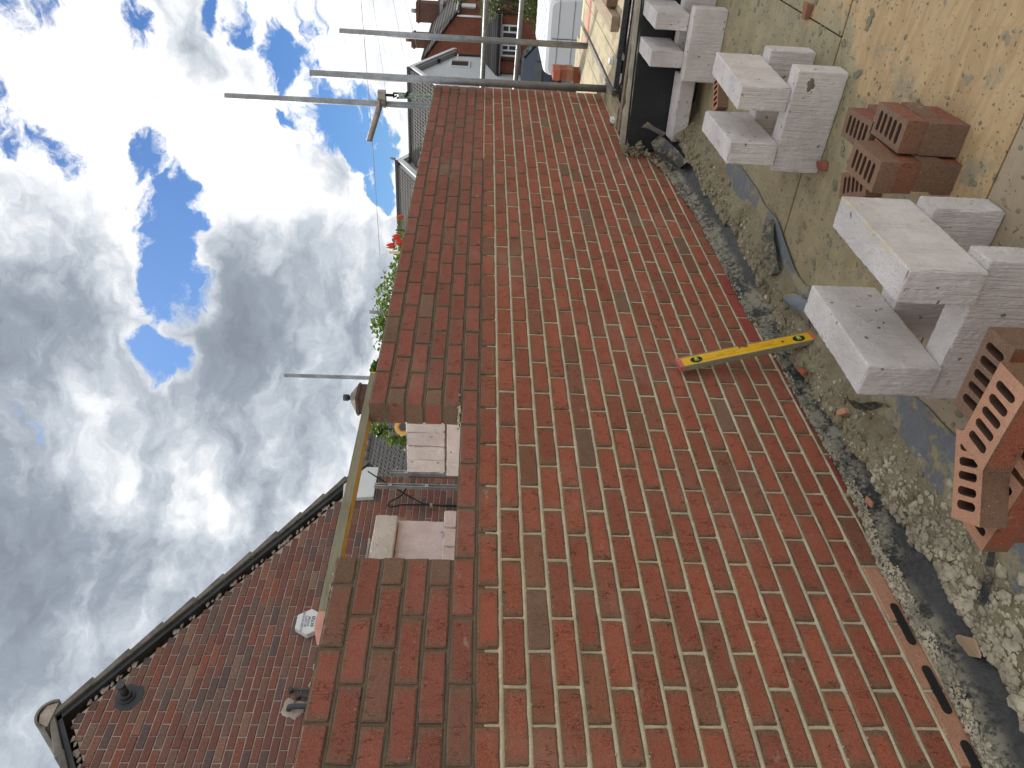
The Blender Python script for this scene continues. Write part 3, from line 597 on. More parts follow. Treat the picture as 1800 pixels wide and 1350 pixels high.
# splats of mortar on the plywood
sp_ = MB()
for i in range(1100):
    x, y = rg.uniform(.5, 3.9), -1.75 + 1.45 * rg.random() ** .8; r = rg.uniform(.0015, .009) * (2.2 if rg.random() < .10 else 1)
    for q in range(1 if r < .012 else 5): sp_.blob((x + rg.gauss(0, r * .7 * (q > 0)), y + rg.gauss(0, r * .7 * (q > 0)), -1.499), r * rg.uniform(.5, 1), i * 7 + q, 1.3, 1, .3)
o = sp_.build('mortar_splats', mat_mortar('drying_splat', (.25, .24, .165))); o['kind'] = 'stuff'; setp(o, 'dried grey green mortar splats over the plywood deck', 'mortar')

# ================================================================== CONCRETE BLOCKS
def rounded_block(seed, L=.44, Wd=.10, H=.215, r=.004, chip=1.0, nx=40, ny=12, nz=20):
    vs = []; ids = {}; fs = []
    def ln(a, n_, i): return -a / 2 if i == 0 else a / 2 if i == n_ else (-a / 2 + .005 if i == 1 else a / 2 - .005 if i == n_ - 1 else -a / 2 + a * (i - .5) / (n_ - 1))
    def vid(i, j, k):
        if (i, j, k) not in ids:
            p = Vector((ln(L, nx, i), ln(Wd, ny, j), ln(H, nz, k))); q = Vector((max(-L / 2 + r, min(L / 2 - r, p.x)), max(-Wd / 2 + r, min(Wd / 2 - r, p.y)), max(-H / 2 + r, min(H / 2 - r, p.z))))
            # move lines next to the edges out to the rounding radius
            d = p - q
            nedge = (abs(abs(p.x) - L / 2) < 1e-6) + (abs(abs(p.y) - Wd / 2) < 1e-6) + (abs(abs(p.z) - H / 2) < 1e-6)
            p2 = q + d.normalized() * r if d.length > 1e-9 else p
            s = Vector((seed * 3.7, seed * 1.3, seed * 7.1)); nn = mnoise.noise(p * 30 + s) * .0011 + mnoise.noise(p * 95 + s) * .0013
            ch = max(0, mnoise.noise(p * 13 + s) - .10) * .026 * chip * (nedge >= 2) + max(0, mnoise.noise(p * 45 + s)) * .006 * chip * (nedge >= 2)
            p2 = p2 + p2.normalized() * nn - (p2 - q * .0).normalized() * ch
            ids[i, j, k] = len(vs); vs.append(p2 + Vector((0, 0, H / 2)))
        return ids[i, j, k]
    for i in range(nx):
        for j in range(ny):
            fs.append((vid(i, j, nz), vid(i + 1, j, nz), vid(i + 1, j + 1, nz), vid(i, j + 1, nz))); fs.append((vid(i, j, 0), vid(i, j + 1, 0), vid(i + 1, j + 1, 0), vid(i + 1, j, 0)))
        for k in range(nz):
            fs.append((vid(i, 0, k), vid(i + 1, 0, k), vid(i + 1, 0, k + 1), vid(i, 0, k + 1))); fs.append((vid(i, ny, k), vid(i, ny, k + 1), vid(i + 1, ny, k + 1), vid(i + 1, ny, k)))
    for j in range(ny):
        for k in range(nz):
            fs.append((vid(0, j, k), vid(0, j, k + 1), vid(0, j + 1, k + 1), vid(0, j + 1, k))); fs.append((vid(nx, j, k), vid(nx, j + 1, k), vid(nx, j + 1, k + 1), vid(nx, j, k + 1)))
    return vs, fs
BM = {}
def block(x, y, z, rz, label, group, lie='edge', seed=0, m=None, L=.44):
    """x, y = middle of the footprint, z = underside; edge: standing on its long narrow face"""
    m = m or M_BLOCK; key = (seed, m.name, L)
    if key not in BM:
        vs, fs = rounded_block(seed, L); b = MB().add(vs, fs, 0, False); BM[key] = b.mesh('concrete_block', m)
        BM[key].polygons.foreach_set('use_smooth', [False] * len(BM[key].polygons))
    o = bpy.data.objects.new('concrete_block', BM[key]); COL.objects.link(o); o.location = (x, y, z)
    if lie == 'edge': o.rotation_euler = (0, 0, rz)
    elif lie == 'flat': o.rotation_euler = (PI / 2, 0, rz); o.location = Vector((x, y, z + .05)) + Matrix.Rotation(rz, 3, 'Z') @ Vector((0, .1075, 0))
    return setp(o, label, 'concrete block', group)
GB = 'pale concrete blocks set out in loose stacks along the deck'
H90 = PI / 2
block(.692, -.862, -1.5, H90 + .02, 'concrete block on edge carrying the nearest stack, broad face partly behind the near bricks', GB, seed=1)
block(1.005, -.872, -1.5, H90, 'concrete block on edge, rear support of the nearest stack, end behind the yellow stained block', GB, seed=2)
block(.862, -.706, -1.285, .0, 'concrete block on edge on top of the nearest stack beside the small yellow level', GB, seed=3, L=.465)
block(.860, -1.012, -1.285, -.01, 'concrete block with yellow stained top edge on top of the nearest stack', GB, seed=4, L=.465, m=M_BLOCK_Y)
bk5 = block(2.262, -.94, -1.5, H90 - .04, 'concrete block on edge with a grey mortar blotch, front support of the middle stack', GB, seed=5)
block(2.64, -.93, -1.5, H90, 'concrete block on edge, rear support of the middle stack, mostly hidden behind it', GB, seed=6)
block(2.452, -.792, -1.285, .02, 'concrete block on top of the middle stack, the one nearer the brick wall', GB, seed=7, L=.485)
block(2.474, -1.04, -1.285, -.05, 'concrete block on top of the middle stack, the one farther from the brick wall', GB, seed=8, L=.485)
block(4.135, -.835, -1.5, H90 + .03, 'concrete block on edge, front support of the farthest stack by the black sheet', GB, seed=9)
block(4.46, -.86, -1.5, H90, 'concrete block on edge, rear support of the farthest stack', GB, seed=10)
block(4.40, -.722, -1.285, .02, 'concrete block on top of the farthest stack, standing before the black polythene', GB, seed=11, L=.46)
block(4.43, -.95, -1.285, .0, 'pitted concrete block on top of the farthest stack at the edge of the picture', GB, seed=12, L=.48)
block(4.36, -.375, -1.425, H90 + .10, 'mossy concrete block lying flat by itself in front of the black polythene', GB, 'flat', seed=13)
b_ = MB()          # mortar blotch on the face of the middle stack's support (block coordinates)
for i, (dx_, dz_, r_) in enumerate(((0, 0, .015), (.014, .003, .012), (-.013, -.002, .011), (.005, -.010, .010), (-.006, .009, .010), (.024, .006, .006), (.03, -.012, .004), (-.024, .005, .005))): b_.blob((-.165 + dx_, .0495, .150 + dz_), r_, i, 1.2, .22, .9, 2, 0, .12)
me_ = b_.mesh('mortar_blotch', mat_mortar('stuck_mortar', (.23, .21, .16))); o = bpy.data.objects.new('mortar_blotch', me_); COL.objects.link(o); o.parent = bk5
# stacks behind the wall, seen through the window opening
GW = 'pinkish concrete blocks stacked behind the window opening'
brd = thing('trestle_platform', 'platform of boards carrying block stacks behind the window opening', 'platform', (1.8, .8, -.16))
for k in range(4): MB().box((.6, .32 + k * .23, -.095), (3.2, .545 + k * .23, -.055)).build('board', M_SCAFB, brd)
for xx_ in (.9, 2.9): MB().tube([(xx_, .42, GZ), (xx_, .42, -.1)], .024).tube([(xx_, 1.1, GZ), (xx_, 1.1, -.1)], .024).build('leg', M_STEEL, brd)
for i, (xc, lab) in enumerate(((2.245, 'left'), (2.352, 'second'), (2.459, 'third'), (2.566, 'fourth'))):
    nm = ('leftmost pinkish block end in the row of four on edge behind the opening', 'second pinkish block end from the left in the row of four behind the opening', 'third pinkish block end from the left in the row of four behind the opening', 'pinkish block end in the row of four, tight against the right jamb of the opening')[i]
    block(2.36, 1.07 - .101 * i, .172, random.uniform(-.02, .02), nm, GW, seed=20 + i, m=M_BLOCK_P)
block(2.185, .92, -.053, H90, 'pinkish block on edge under the row of four, long face to the opening', GW, seed=25, m=M_BLOCK_P); block(2.50, .92, -.053, H90, 'pinkish block at the back under the row of four, hidden behind the front one', GW, seed=26, m=M_BLOCK_P)
block(1.205, .78, .140, .02, 'large pinkish block face on edge standing behind the left jamb of the opening', GW, seed=27, m=M_BLOCK_P, L=.40)
block(1.235, .80, .357, .03, 'greyish tan weathered block lying flat across the top of the stack behind the left jamb', GW, 'flat', seed=28, m=M_BLOCK_T, L=.33)
for i, xc in enumerate((1.345, 1.235, 1.125)):
    block(xc, .87, -.075, H90, ('block end low in the left stack, the one nearest the cables', 'block end low in the left stack, middle one of three', 'block end low in the left stack, the one hard against the left jamb')[i], GW, seed=30 + i, m=M_BLOCK_P)
block(1.235, 1.08, -.162 + .0, 0, 'pinkish block hidden low behind the left stack', GW, 'flat', seed=33, m=M_BLOCK_P) if False else None

# ================================================================== LOOSE BRICKS (perforated)
def perforated_mesh(seed, m_face, m_side, m_holes=M_SLOT, L=.215, Wd=.1025, H=.065):
    """origin at the centre of the underside; slots run across the width on the top and bottom bed faces"""
    rg = random.Random(seed); bm = bmesh.new(); top = H; jit = lambda: rg.uniform(-.0012, .0012)
    rect = [(-L / 2, -Wd / 2), (0, -Wd / 2), (L / 2, -Wd / 2), (L / 2, 0), (L / 2, Wd / 2), (0, Wd / 2), (-L / 2, Wd / 2), (-L / 2, 0)]; rect = [(x + jit(), y + jit()) for x, y in rect]
    loops = []
    for i in range(5):
        cxx = (i - 2) * .0345 + jit(); pts = [(y + rg.uniform(-.0008, .0008) + cxx, x + rg.uniform(-.0008, .0008)) for x, y in capsule(0, 0, .067, .0205, 4)]; loops.append(pts)
    for zt in (top, 0.0):
        ed = []; vl = [bm.verts.new((x, y, zt)) for x, y in rect]; ed += [bm.edges.new((vl[i], vl[(i + 1) % 8])) for i in range(8)]
        if zt == top: vtop = vl
        else: vbot = vl
        hl = []
        if zt == top:
            for lp in loops:
                hv = [bm.verts.new((x, y, zt)) for x, y in lp]; hl.append(hv); ed += [bm.edges.new((hv[i], hv[(i + 1) % len(hv)])) for i in range(len(hv))]
        res = bmesh.ops.triangle_fill(bm, use_beauty=True, use_dissolve=False, edges=ed)
        for f in res['geom']:
            if isinstance(f, bmesh.types.BMFace): f.material_index = 0
        if zt == top:
            for hv in hl:
                lo = [bm.verts.new((v.co.x, v.co.y, .006)) for v in hv]
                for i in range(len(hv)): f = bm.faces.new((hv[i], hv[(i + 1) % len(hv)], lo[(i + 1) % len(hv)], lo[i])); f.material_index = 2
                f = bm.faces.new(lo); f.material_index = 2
    for i in range(8): f = bm.faces.new((vtop[i], vtop[(i + 1) % 8], vbot[(i + 1) % 8], vbot[i])); f.material_index = 1 if i in (0, 1, 4, 5) else 0 if seed % 3 == 0 else 1
    bmesh.ops.recalc_face_normals(bm, faces=bm.faces[:]); me = bpy.data.meshes.new('loose_brick'); bm.to_mesh(me); bm.free()
    for m in (m_face, m_side, m_holes): me.materials.append(m)
    a = me.attributes.new('bc', 'FLOAT_VECTOR', 'POINT'); a.data.foreach_set('vector', [q for v in me.vertices for q in (v.co.x, v.co.y, (v.co.z - H / 2) * .9)])
    r = me.attributes.new('rnd', 'FLOAT', 'POINT'); r.data.foreach_set('value', [seed * .171 % 1] * len(me.vertices)); return me
PM = {}
def loose(x, y, z, rz, label, group, face='pink', side='red', seed=0, tilt=(0, 0)):
    fm = {'pink': M_BR_PINK, 'khaki': M_BR_KHAKI, 'red': M_BR_RED}[face]; sm = {'pink': M_BR_PINK, 'khaki': M_BR_KHAKI, 'red': M_BR_RED, 'fresh': M_BR_FRESH}[side]
    k = (face, side, seed)
    if k not in PM: PM[k] = perforated_mesh(seed, fm, sm)
    o = bpy.data.objects.new('loose_brick', PM[k]); COL.objects.link(o); o.location = (x, y, z); o.rotation_euler = (tilt[0], tilt[1], rz)
    return setp(o, label, 'brick', group)
G1 = 'perforated bricks heaped at the near edge of the deck'; G2 = 'perforated bricks stacked beside the nearest blocks'
# near heap: rises out of the picture at the bottom edge
for i in range(5): loose(.15 + random.uniform(-.01, .01), -.93 + random.uniform(-.015, .01), -1.5 + .065 * i, H90 + random.uniform(-.12, .12), ('lowest', 'second lowest', 'third lowest', 'fourth lowest', 'uppermost')[i] + ' of the red bricks carrying the top slotted brick', G1, 'pink', 'red', seed=i)
loose(.154, -.960, -1.135, H90, 'orange slotted brick on top of the near heap, five slots showing', G1, 'pink', 'red', seed=11)
loose(.305, -.955, -1.20, H90 + .06, 'buff slotted brick leaning on the near block, behind the top of the near heap', G1, 'khaki', 'red', seed=12)
loose(.200, -.745, -1.20, H90 + .95 - .35, 'buff slotted brick skewed in the near heap, below the topmost brick', G1, 'pink', 'khaki', seed=13)
loose(.17, -.685, -1.265, H90 - .02, 'orange brick at the front of the near heap, lowest one seen', G1, 'pink', 'red', seed=14)
for i in range(3): loose(.17 + random.uniform(-.012, .012), -.70 + random.uniform(-.012, .012), -1.46 + .065 * i, H90 + random.uniform(-.1, .1), ('lowest', 'middle', 'uppermost')[i] + ' of the bricks carrying the front orange brick of the near heap', G1, 'pink', 'red', seed=15 + i)
for i in range(4): loose(.32 + random.uniform(-.01, .01), -.95 + random.uniform(-.012, .012), -1.46 + .065 * i, H90 + random.uniform(-.08, .08), ('lowest', 'second lowest', 'third lowest', 'uppermost')[i] + ' of the bricks carrying the leaning buff brick of the near heap', G1, 'khaki', 'red', seed=18 + i)
# stack beside the nearest blocks
labs2 = {}
loose(1.352, -1.068, -1.305, .01, 'buff brick with five slots on top of the brick stack beside the nearest blocks', G2, 'khaki', 'khaki', seed=30)
loose(1.352, -1.074, -1.37, -.03, 'dark red brick second from the top of the front brick stack', G2, 'red', 'red', seed=31)
loose(1.345, -1.08, -1.435, .02, 'brown brick third from the top of the front brick stack', G2, 'khaki', 'khaki', seed=32)
loose(1.345, -1.075, -1.50, .0, 'red brick at the foot of the front brick stack', G2, 'khaki', 'red', seed=33)
loose(1.40, -1.185, -1.37, .02, 'bright red brick on top of the rear brick stack', G2, 'khaki', 'red', seed=34)
loose(1.385, -1.19, -1.435, -.02, 'brown brick in the middle of the rear brick stack', G2, 'khaki', 'khaki', seed=35)
loose(1.385, -1.185, -1.50, .03, 'dark brick at the foot of the rear brick stack', G2, 'khaki', 'fresh', seed=36)
loose(1.605, -1.11, -1.305 - .065, .06, 'brown brick end at the far side of the brick stack', G2, 'khaki', 'fresh', seed=37)
loose(1.60, -1.12, -1.435, .0, 'brick below the one at the far side of the stack', G2, 'khaki', 'fresh', seed=38); loose(1.60, -1.11, -1.50, .04, 'lowest brick at the far side of the stack', G2, 'khaki', 'red', seed=39)
loose(1.75, -.855, -1.50, .45, 'buff slotted brick lying lower, between the brick stack and the block stack', G2, 'khaki', 'khaki', seed=40)
loose(3.80, -.63, -1.5, -.93, 'orange slotted brick lying flat on the deck behind the middle block stack', None, 'pink', 'khaki', seed=50)
def chip(x, y, z, sx, sy, sz, rz, label, m=M_BR_PINK, seed=0, name='brick_chip'):
    rg = random.Random(seed); b = MB().box((-sx / 2, -sy / 2, 0), (sx / 2, sy / 2, sz)); b.v = [p + Vector((rg.uniform(-.2, .2) * sx, rg.uniform(-.2, .2) * sy, rg.uniform(-.15, .15) * sz)) for p in b.v]
    o = b.build(name, m); a = o.data.attributes.new('bc', 'FLOAT_VECTOR', 'POINT'); o.location = (x, y, z); o.rotation_euler = (rg.uniform(-.2, .2), rg.uniform(-.2, .2), rz); bevel(o, .003, 1)
    return setp(o, label, 'brick chip' if name == 'brick_chip' else 'offcut')
chip(2.17, -.775, -1.498, .055, .035, .022, .4, 'orange brick chip on the deck by the foot of the middle stack', M_BR_RED, 1)
chip(2.80, -1.29, -1.498, .07, .045, .03, 1.2, 'broken brick corner on the plywood near the right-hand edge', M_BR_PINK, 2)
chip(1.22, -.135, -1.43, .05, .022, .02, .9, 'small orange brick sliver on the debris past the foot of the yellow level', M_BR_PINK, 3)
chip(1.56, -.085, -1.40, .05, .02, .02, .2, 'red brick sliver stuck in the debris close behind the yellow level', M_BR_RED, 4)
chip(.80, -.062, -1.392, .04, .02, .015, .2, 'pale brick flake on the black strip at the wall', M_BR_PINK, 5)
chip(.185, -.105, -1.415, .115, .05, .010, .95, 'tan timber offcut lying across the black strip at the foot of the wall', mat_wood('offcut_wood', (.38, .26, .16), (.48, .35, .23), 'x', 30, .2), 6, 'timber_offcut')

# ================================================================== SPIRIT LEVELS
lv = thing('spirit_level', 'long yellow spirit level bridging the window opening on top of the piers', 'spirit level', (.9, .11, .4505))
YL = .073
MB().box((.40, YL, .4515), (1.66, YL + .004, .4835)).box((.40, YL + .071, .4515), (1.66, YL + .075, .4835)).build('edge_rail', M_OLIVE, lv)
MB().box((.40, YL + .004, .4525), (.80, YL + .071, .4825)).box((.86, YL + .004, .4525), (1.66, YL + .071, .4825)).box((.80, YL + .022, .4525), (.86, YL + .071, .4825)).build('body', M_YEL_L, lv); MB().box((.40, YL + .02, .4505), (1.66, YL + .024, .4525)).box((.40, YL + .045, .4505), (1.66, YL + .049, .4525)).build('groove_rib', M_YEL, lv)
MB().box((.335, YL - .002, .4508), (.40, YL + .077, .4845)).build('end_cap', M_PINKCAP, lv); MB().box((1.66, YL - .001, .4508), (1.668, YL + .076, .4842)).build('end_cap', M_YEL, lv)
MB().tube([(.815, YL + .016, .468), (.845, YL + .016, .468)], .007, 8).build('vial', M_VIAL, lv)
ls = thing('spirit_level', 'short yellow spirit level leaning on the brick wall beside the nearest blocks', 'spirit level', (1.736, -.14, -1.488))
p0, p1 = Vector((1.738, -.150, -1.488)), Vector((1.645, -.036, -.872)); ax = (p1 - p0).normalized(); fx = Vector((.96, 0, 0)); fy = ax.cross(Vector((1, 0, 0))).normalized(); fxx = fy.cross(ax).normalized()
def lbox(a, b, c0, c1, d0, d1):
    vs = [p0 + ax * t + fxx * u + fy * w for t in (a, b) for u, w in ((c0, d0), (c1, d0), (c1, d1), (c0, d1))]
    return MB().add(vs, [(0, 1, 2, 3), (7, 6, 5, 4), (0, 4, 5, 1), (1, 5, 6, 2), (2, 6, 7, 3), (3, 7, 4, 0)])
Ln = (p1 - p0).length; sgn = 1 if fy.y < 0 else -1
def L_(n, m, a, b, c0, c1, d0, d1): 
    o = lbox(a, b, c0, c1, sgn * d0, sgn * d1).build(n, m, ls)
    bm = bmesh.new(); bm.from_mesh(o.data); bmesh.ops.recalc_face_normals(bm, faces=bm.faces[:]); bm.to_mesh(o.data); bm.free(); return o
L_('body', M_YEL, .02, .300, -.032, .030, -.0105, .0105); L_('body', M_YEL, .345, Ln - .02, -.032, .030, -.0105, .0105); L_('body', M_YEL, .300, .345, -.032, .012, -.0105, .0105)
L_('edge_rail', M_OLIVE, .02, Ln - .02, -.0365, -.032, -.0125, .0125); L_('edge_rail', M_OLIVE, .02, .30, .030, .034, -.0125, .0125); L_('edge_rail', M_OLIVE, .345, Ln - .02, .030, .034, -.0125, .0125)
L_('groove_rib', M_YEL_L, .10, Ln - .10, -.012, -.010, .0105, .0118); L_('groove_rib', M_YEL_L, .10, .295, .008, .010, .0105, .0118); L_('groove_rib', M_YEL_L, .35, Ln - .1, .008, .010, .0105, .0118)
L_('end_cap', M_RED, 0, .02, -.037, .035, -.013, .013); L_('end_cap', M_RED, Ln - .02, Ln, -.037, .035, -.013, .013)
for t in (.075, Ln - .085):
    cpt = p0 + ax * t + fy * sgn * .0108 - fxx * .002; rim = []
    b = MB(); n = 16; vs = [cpt + (ax * math.cos(2 * PI * k / n) * .027 + fxx * math.sin(2 * PI * k / n) * .021) * q + fy * sgn * h for q, h in ((1, 0), (1, .0015), (.8, .0015), (.78, .0005)) for k in range(n)]
    b.add(vs, [(i * n + k, i * n + (k + 1) % n, (i + 1) * n + (k + 1) % n, (i + 1) * n + k) for i in range(3) for k in range(n)] + [tuple(range(3 * n, 4 * n))]); b.build('vial_window', M_DARK, ls)
    MB().tube([cpt - fxx * .013 + fy * sgn * .002, cpt + fxx * .013 + fy * sgn * .002], .009, 8).build('vial', M_VIAL, ls)
MB().tube([p0 + ax * .312 + fxx * .022, p0 + ax * .335 + fxx * .022], .008, 8).build('vial', M_VIAL, ls)
ds = MB(); rg = random.Random(12)
for i in range(16): ds.blob(p0 + ax * rg.uniform(.03, Ln - .03) + fxx * rg.uniform(-.03, .028) + fy * sgn * .0105, rg.uniform(.0012, .0035), i, 1.2, .4, 1.2)
ds.build('dried_mortar', M_MORT_G, ls)['kind'] = 'stuff'
for t_, w2_ in ((.20, .05), (.42, .035)): L_('scale_mark', M_DARK, t_, t_ + w2_, -.004, -.0025, .0105, .0111)
MB().tube([p0 + ax * .15 - fxx * .001 + fy * sgn * .0105, p0 + ax * .15 - fxx * .001 + fy * sgn * .0112], .006, 10).build('hang_hole', M_DARK, ls)

# ================================================================== SCAFFOLD beyond the end of the wall
GBD = 'scaffold boards laid side by side beyond the low wall'
for i, (y0, y1, x0, x1, lab) in enumerate(((-.160, -.006, 4.99, 8.02, 'mossy scaffold board with a sawn end lying tight against the brick wall'), (-.440, -.215, 5.33, 8.05, 'scaffold board, second from the brick wall, with a white scrap on it'), (-.668, -.444, 5.36, 8.03, 'scaffold board under the loose timber blocks, dark band round its end'), (-.895, -.672, 5.36, 8.06, 'scaffold board, fourth from the brick wall, beside the loose timber'), (-1.122, -.899, 5.35, 8.04, 'outermost scaffold board, at the edge of the picture'))):
    b = thing('scaffold_board', lab, 'scaffold board', (x0, (y0 + y1) / 2, -1.09), 0, GBD)
    o = MB().box((x0 + .03, y0, -1.088), (x1 - .15, y1, -1.05)).build('plank', M_SCAFB if i else mat_wood('mossy_board', (.36, .31, .20), (.50, .43, .29), 'x', 26, .9, (.15, .14, .08)), b); bevel(o, .003, 1)
    if i: MB().box((x0, y0 - .001, -1.089), (x0 + .03, y1 + .001, -1.0495)).build('end_band', mat_plain('band_iron', (.08, .085, .09), .6, .4, .3, 40, .3), b)
    else: MB().box((x0, y0, -1.088), (x0 + .03, y1, -1.05)).build('sawn_end', M_TIMB, b)
    MB().box((x1 - .15, y0, -1.088), (x1, y1, -1.0495)).build('painted_end', M_SCAFB_Y, b); MB().box((7.30, y0 + .01, -1.0499), (7.62, y1 - .01, -1.0488)).build('pink_stripe', mat_plain('faded_pink_paint', (.58, .26, .20), .8, 0, .3, 12), b)
setp(MB().box((5.30, -.206, -1.052), (7.42, -.170, -1.036)).build('steel_strip', mat_steel('flat_steel', (.20, .195, .19), .6)), 'flat grey steel strip lying along the scaffold boards between the two front poles', 'steel strip')
t_ = bevel(MB().box((5.47, -.735, -1.049), (7.75, -.615, -.985), 0).build('timber_block', M_TIMB), .004, 1); setp(t_, 'long weathered timber lying on the scaffold boards, sawn end towards the wall', 'timber')
t_ = bevel(MB().box((5.72, -.98, -1.049), (7.3, -.755, -.965), 0).build('timber_block', M_TIMB_D), .004, 1); setp(t_, 'dark brown timber baulk on the boards at the very edge of the picture', 'timber')
setp(MB().box((5.52, -.40, -1.049), (5.60, -.355, -1.02)).build('foam_scrap', M_WHITE), 'small white scrap on the scaffold board near its banded end', 'scrap')
setp(MB().box((5.06, -.05, -1.049), (5.14, -.02, -1.02)).build('foam_scrap', M_WHITE), 'small white scrap between the mossy board and the brick wall', 'scrap')
def pole(p0, p1, r, lab, group, name='scaffold_pole', m=None, hollow=True):
    b = MB(); b.tube([p0, p1], r, 14); o = b.build(name, m or M_STEEL, None, p0)
    return setp(o, lab, 'scaffold pole', group)
GP = 'upright scaffold poles'
pole((5.735, -.105, -1.052), (5.76, -.095, 1.50), .0315, 'upright scaffold pole in front of the end of the brick wall, foot on the boards', GP)
pole((7.28, -.11, -1.052), (7.36, -.10, 1.50), .0315, 'upright scaffold pole standing alone on the boards at the right of the wall', GP)
pole((6.04, .21, -1.6), (6.11, .235, 2.366), .0275, 'tall scaffold pole behind the wall end with the short clamped tube and rope', GP)
pole((6.96, 4.0, GZ), (7.01, 4.05, 2.482), .0265, 'scaffold pole standing behind the wall beside the brick chimney', GP)
pole((7.30, 3.215, GZ), (7.31, 3.22, 1.37), .0265, 'short scaffold pole end rising out of the green shrub', GP)
GR = 'horizontal scaffold rails beyond the wall end'
pole((8.05, .62, .023), (8.06, -2.6, -.02), .028, 'upper horizontal rail crossing behind the two front poles', GR, 'scaffold_rail'); pole((8.05, .62, -.359), (8.06, -2.6, -.43), .028, 'lower horizontal rail crossing behind the two front poles', GR, 'scaffold_rail')
for x_ in (5.28, 7.9): pole((x_ - .03, -.02, -1.118), (x_ + .05, -2.6, -1.118), .027, ('dark tube under the banded ends of the scaffold boards' if x_ < 6 else 'dark tube under the far ends of the scaffold boards'), 'tubes carrying the boards', 'scaffold_tube', M_STEEL_D)
for x_, y_ in ((5.45, -1.3), (7.9, -1.3), (8.08, .55)): pole((x_, y_, GZ), (x_, y_, -.9 if x_ < 8 else .1), .0265, {5.45: 'scaffold leg under the near ends of the boards', 7.9: 'scaffold leg under the far ends of the boards', 8.08: 'scaffold leg holding the two horizontal rails behind the wall'}[x_], 'scaffold legs down to the ground', 'scaffold_upright', M_STEEL_D)
# short tube clamped to the tall pole, with its coupler and the pulley rope
stub = thing('stub_tube', 'short scaffold tube clamped slantwise to the tall pole, open end to the left', 'scaffold tube', (6.06, .2, .93))
a, c = Vector((6.09, .165, .935)), Vector((5.86, .50, 1.045)); d = (c - a).normalized()
u = d.cross(Vector((0, 0, 1))).normalized(); w = d.cross(u); n = 14; vs = []
for p, r in ((a, .027), (c, .027), (c, .022), (c - d * .12, .022)): vs += [p + (u * math.cos(2 * PI * k / n) + w * math.sin(2 * PI * k / n)) * r for k in range(n)]
MB().add(vs, [(i * n + k, i * n + (k + 1) % n, (i + 1) * n + (k + 1) % n, (i + 1) * n + k) for i in range(3) for k in range(n)] + [tuple(range(3 * n, 4 * n))], 0, True).build('tube', mat_steel('rusty_tube', (.40, .35, .30), .6), stub)
cp = MB(); q = Vector((6.06, .20, .935))
cp.tube([q + Vector((.0, .0, -.035)), q + Vector((0, 0, .035))], .040, 12); cp.tube([a + d * .0, a + d * .07], .040, 12); cp.box((6.02, .10, .90), (6.09, .17, .97)); cp.tube([q + Vector((-.05, -.03, .02)), q + Vector((-.05, .06, .02))], .012, 8); cp.tube([q + Vector((-.05, .03, -.02)), q + Vector((.05, .06, -.02))], .01, 8)
cp.build('coupler', mat_steel('old_coupler', (.42, .38, .33), .65), stub)
hook = thing('pulley_hook', 'dark hook and shackle with pale green rope hanging beside the tall pole', 'hook', (6.05, .12, .86))
MB().tube([(6.05, .135, .91), (6.05, .135, .82)], .013, 8).build('shank', M_DARK, hook); MB().tube([(6.05, .135, .80), (6.05, .155, .83), (6.05, .115, .83), (6.05, .113, .70), (6.05, .15, .70), (6.05, .156, .80)], .009, 8).build('shackle', M_DARK, hook)
rp = MB(); rg = random.Random(4)
for k in range(5): rp.tube([(6.04 + rg.uniform(-.02, .02), .13 + .02 * math.sin(t * 1.7 + k) + rg.uniform(-.012, .012), .78 - t * .065) for t in range(10)], .008, 6)
rp.build('rope', mat_plain('pale_green_rope', (.34, .44, .36), .9, 0, .35, 60, .5), hook); MB().tube([(6.0, .13, .715), (6.04, .10, .70), (6.08, .13, .69)], .012, 8).build('strap', M_DARK, hook)
# bricks stacked on the boards beyond the pole
rg = random.Random(9); GS = 'bricks stacked on the scaffold boards behind the front pole'
FBM = []
for v in range(3):
    b = MB().box((-.115, -.055, 0), (.115, .055, .074)); me = b.mesh('brick', (M_BR_RED, M_BR_PINK, M_BR_FRESH)[v]); a_ = me.attributes.new('bc', 'FLOAT_VECTOR', 'POINT'); FBM.append(me)
for lay in range(4):
    for col in range(1):
        o = bpy.data.objects.new('stacked_brick', FBM[(lay + col * 2) % 3]); COL.objects.link(o); o.location = (7.72 + rg.uniform(-.03, .03), .30 + rg.uniform(-.025, .025), -1.05 + .0745 * lay); o.rotation_euler = (0, 0, rg.uniform(-.08, .08)); bv = None
        setp(o, 'brick %s of the small stack on the boards behind the front pole' % (('at the foot', 'second from the foot', 'second from the top', 'on top')[lay]), 'brick', GS)
setp(MB().box((6.25, .0, -1.088), (8.3, .50, -1.0515)).build('scaffold_board', M_SCAFB), 'scaffold board carrying the small brick stack behind the end of the wall', 'scaffold board', GBD)
# white slatted panel lying below, seen through the gap beside the boards
wp = thing('slatted_panel', 'white slatted panel lying below, seen through the gap beside the low wall', 'panel', (6.9, -.7, -1.55))
for i in range(9): MB().box((6.2 + i * .17, -1.3, -1.56 - .0), (6.2 + i * .17 + .15, -.42, -1.53)).build('slat', M_WHITE, wp)
for k in range(2): MB().box((6.2, -1.2 + k * .65, -1.60), (7.75, -1.12 + k * .65, -1.56)).build('bearer', M_GREY, wp)
for k in range(2): MB().tube([(6.3 + k * 1.3, -.9, GZ), (6.3 + k * 1.3, -.9, -1.6)], .03).build('leg', M_STEEL_D, wp)

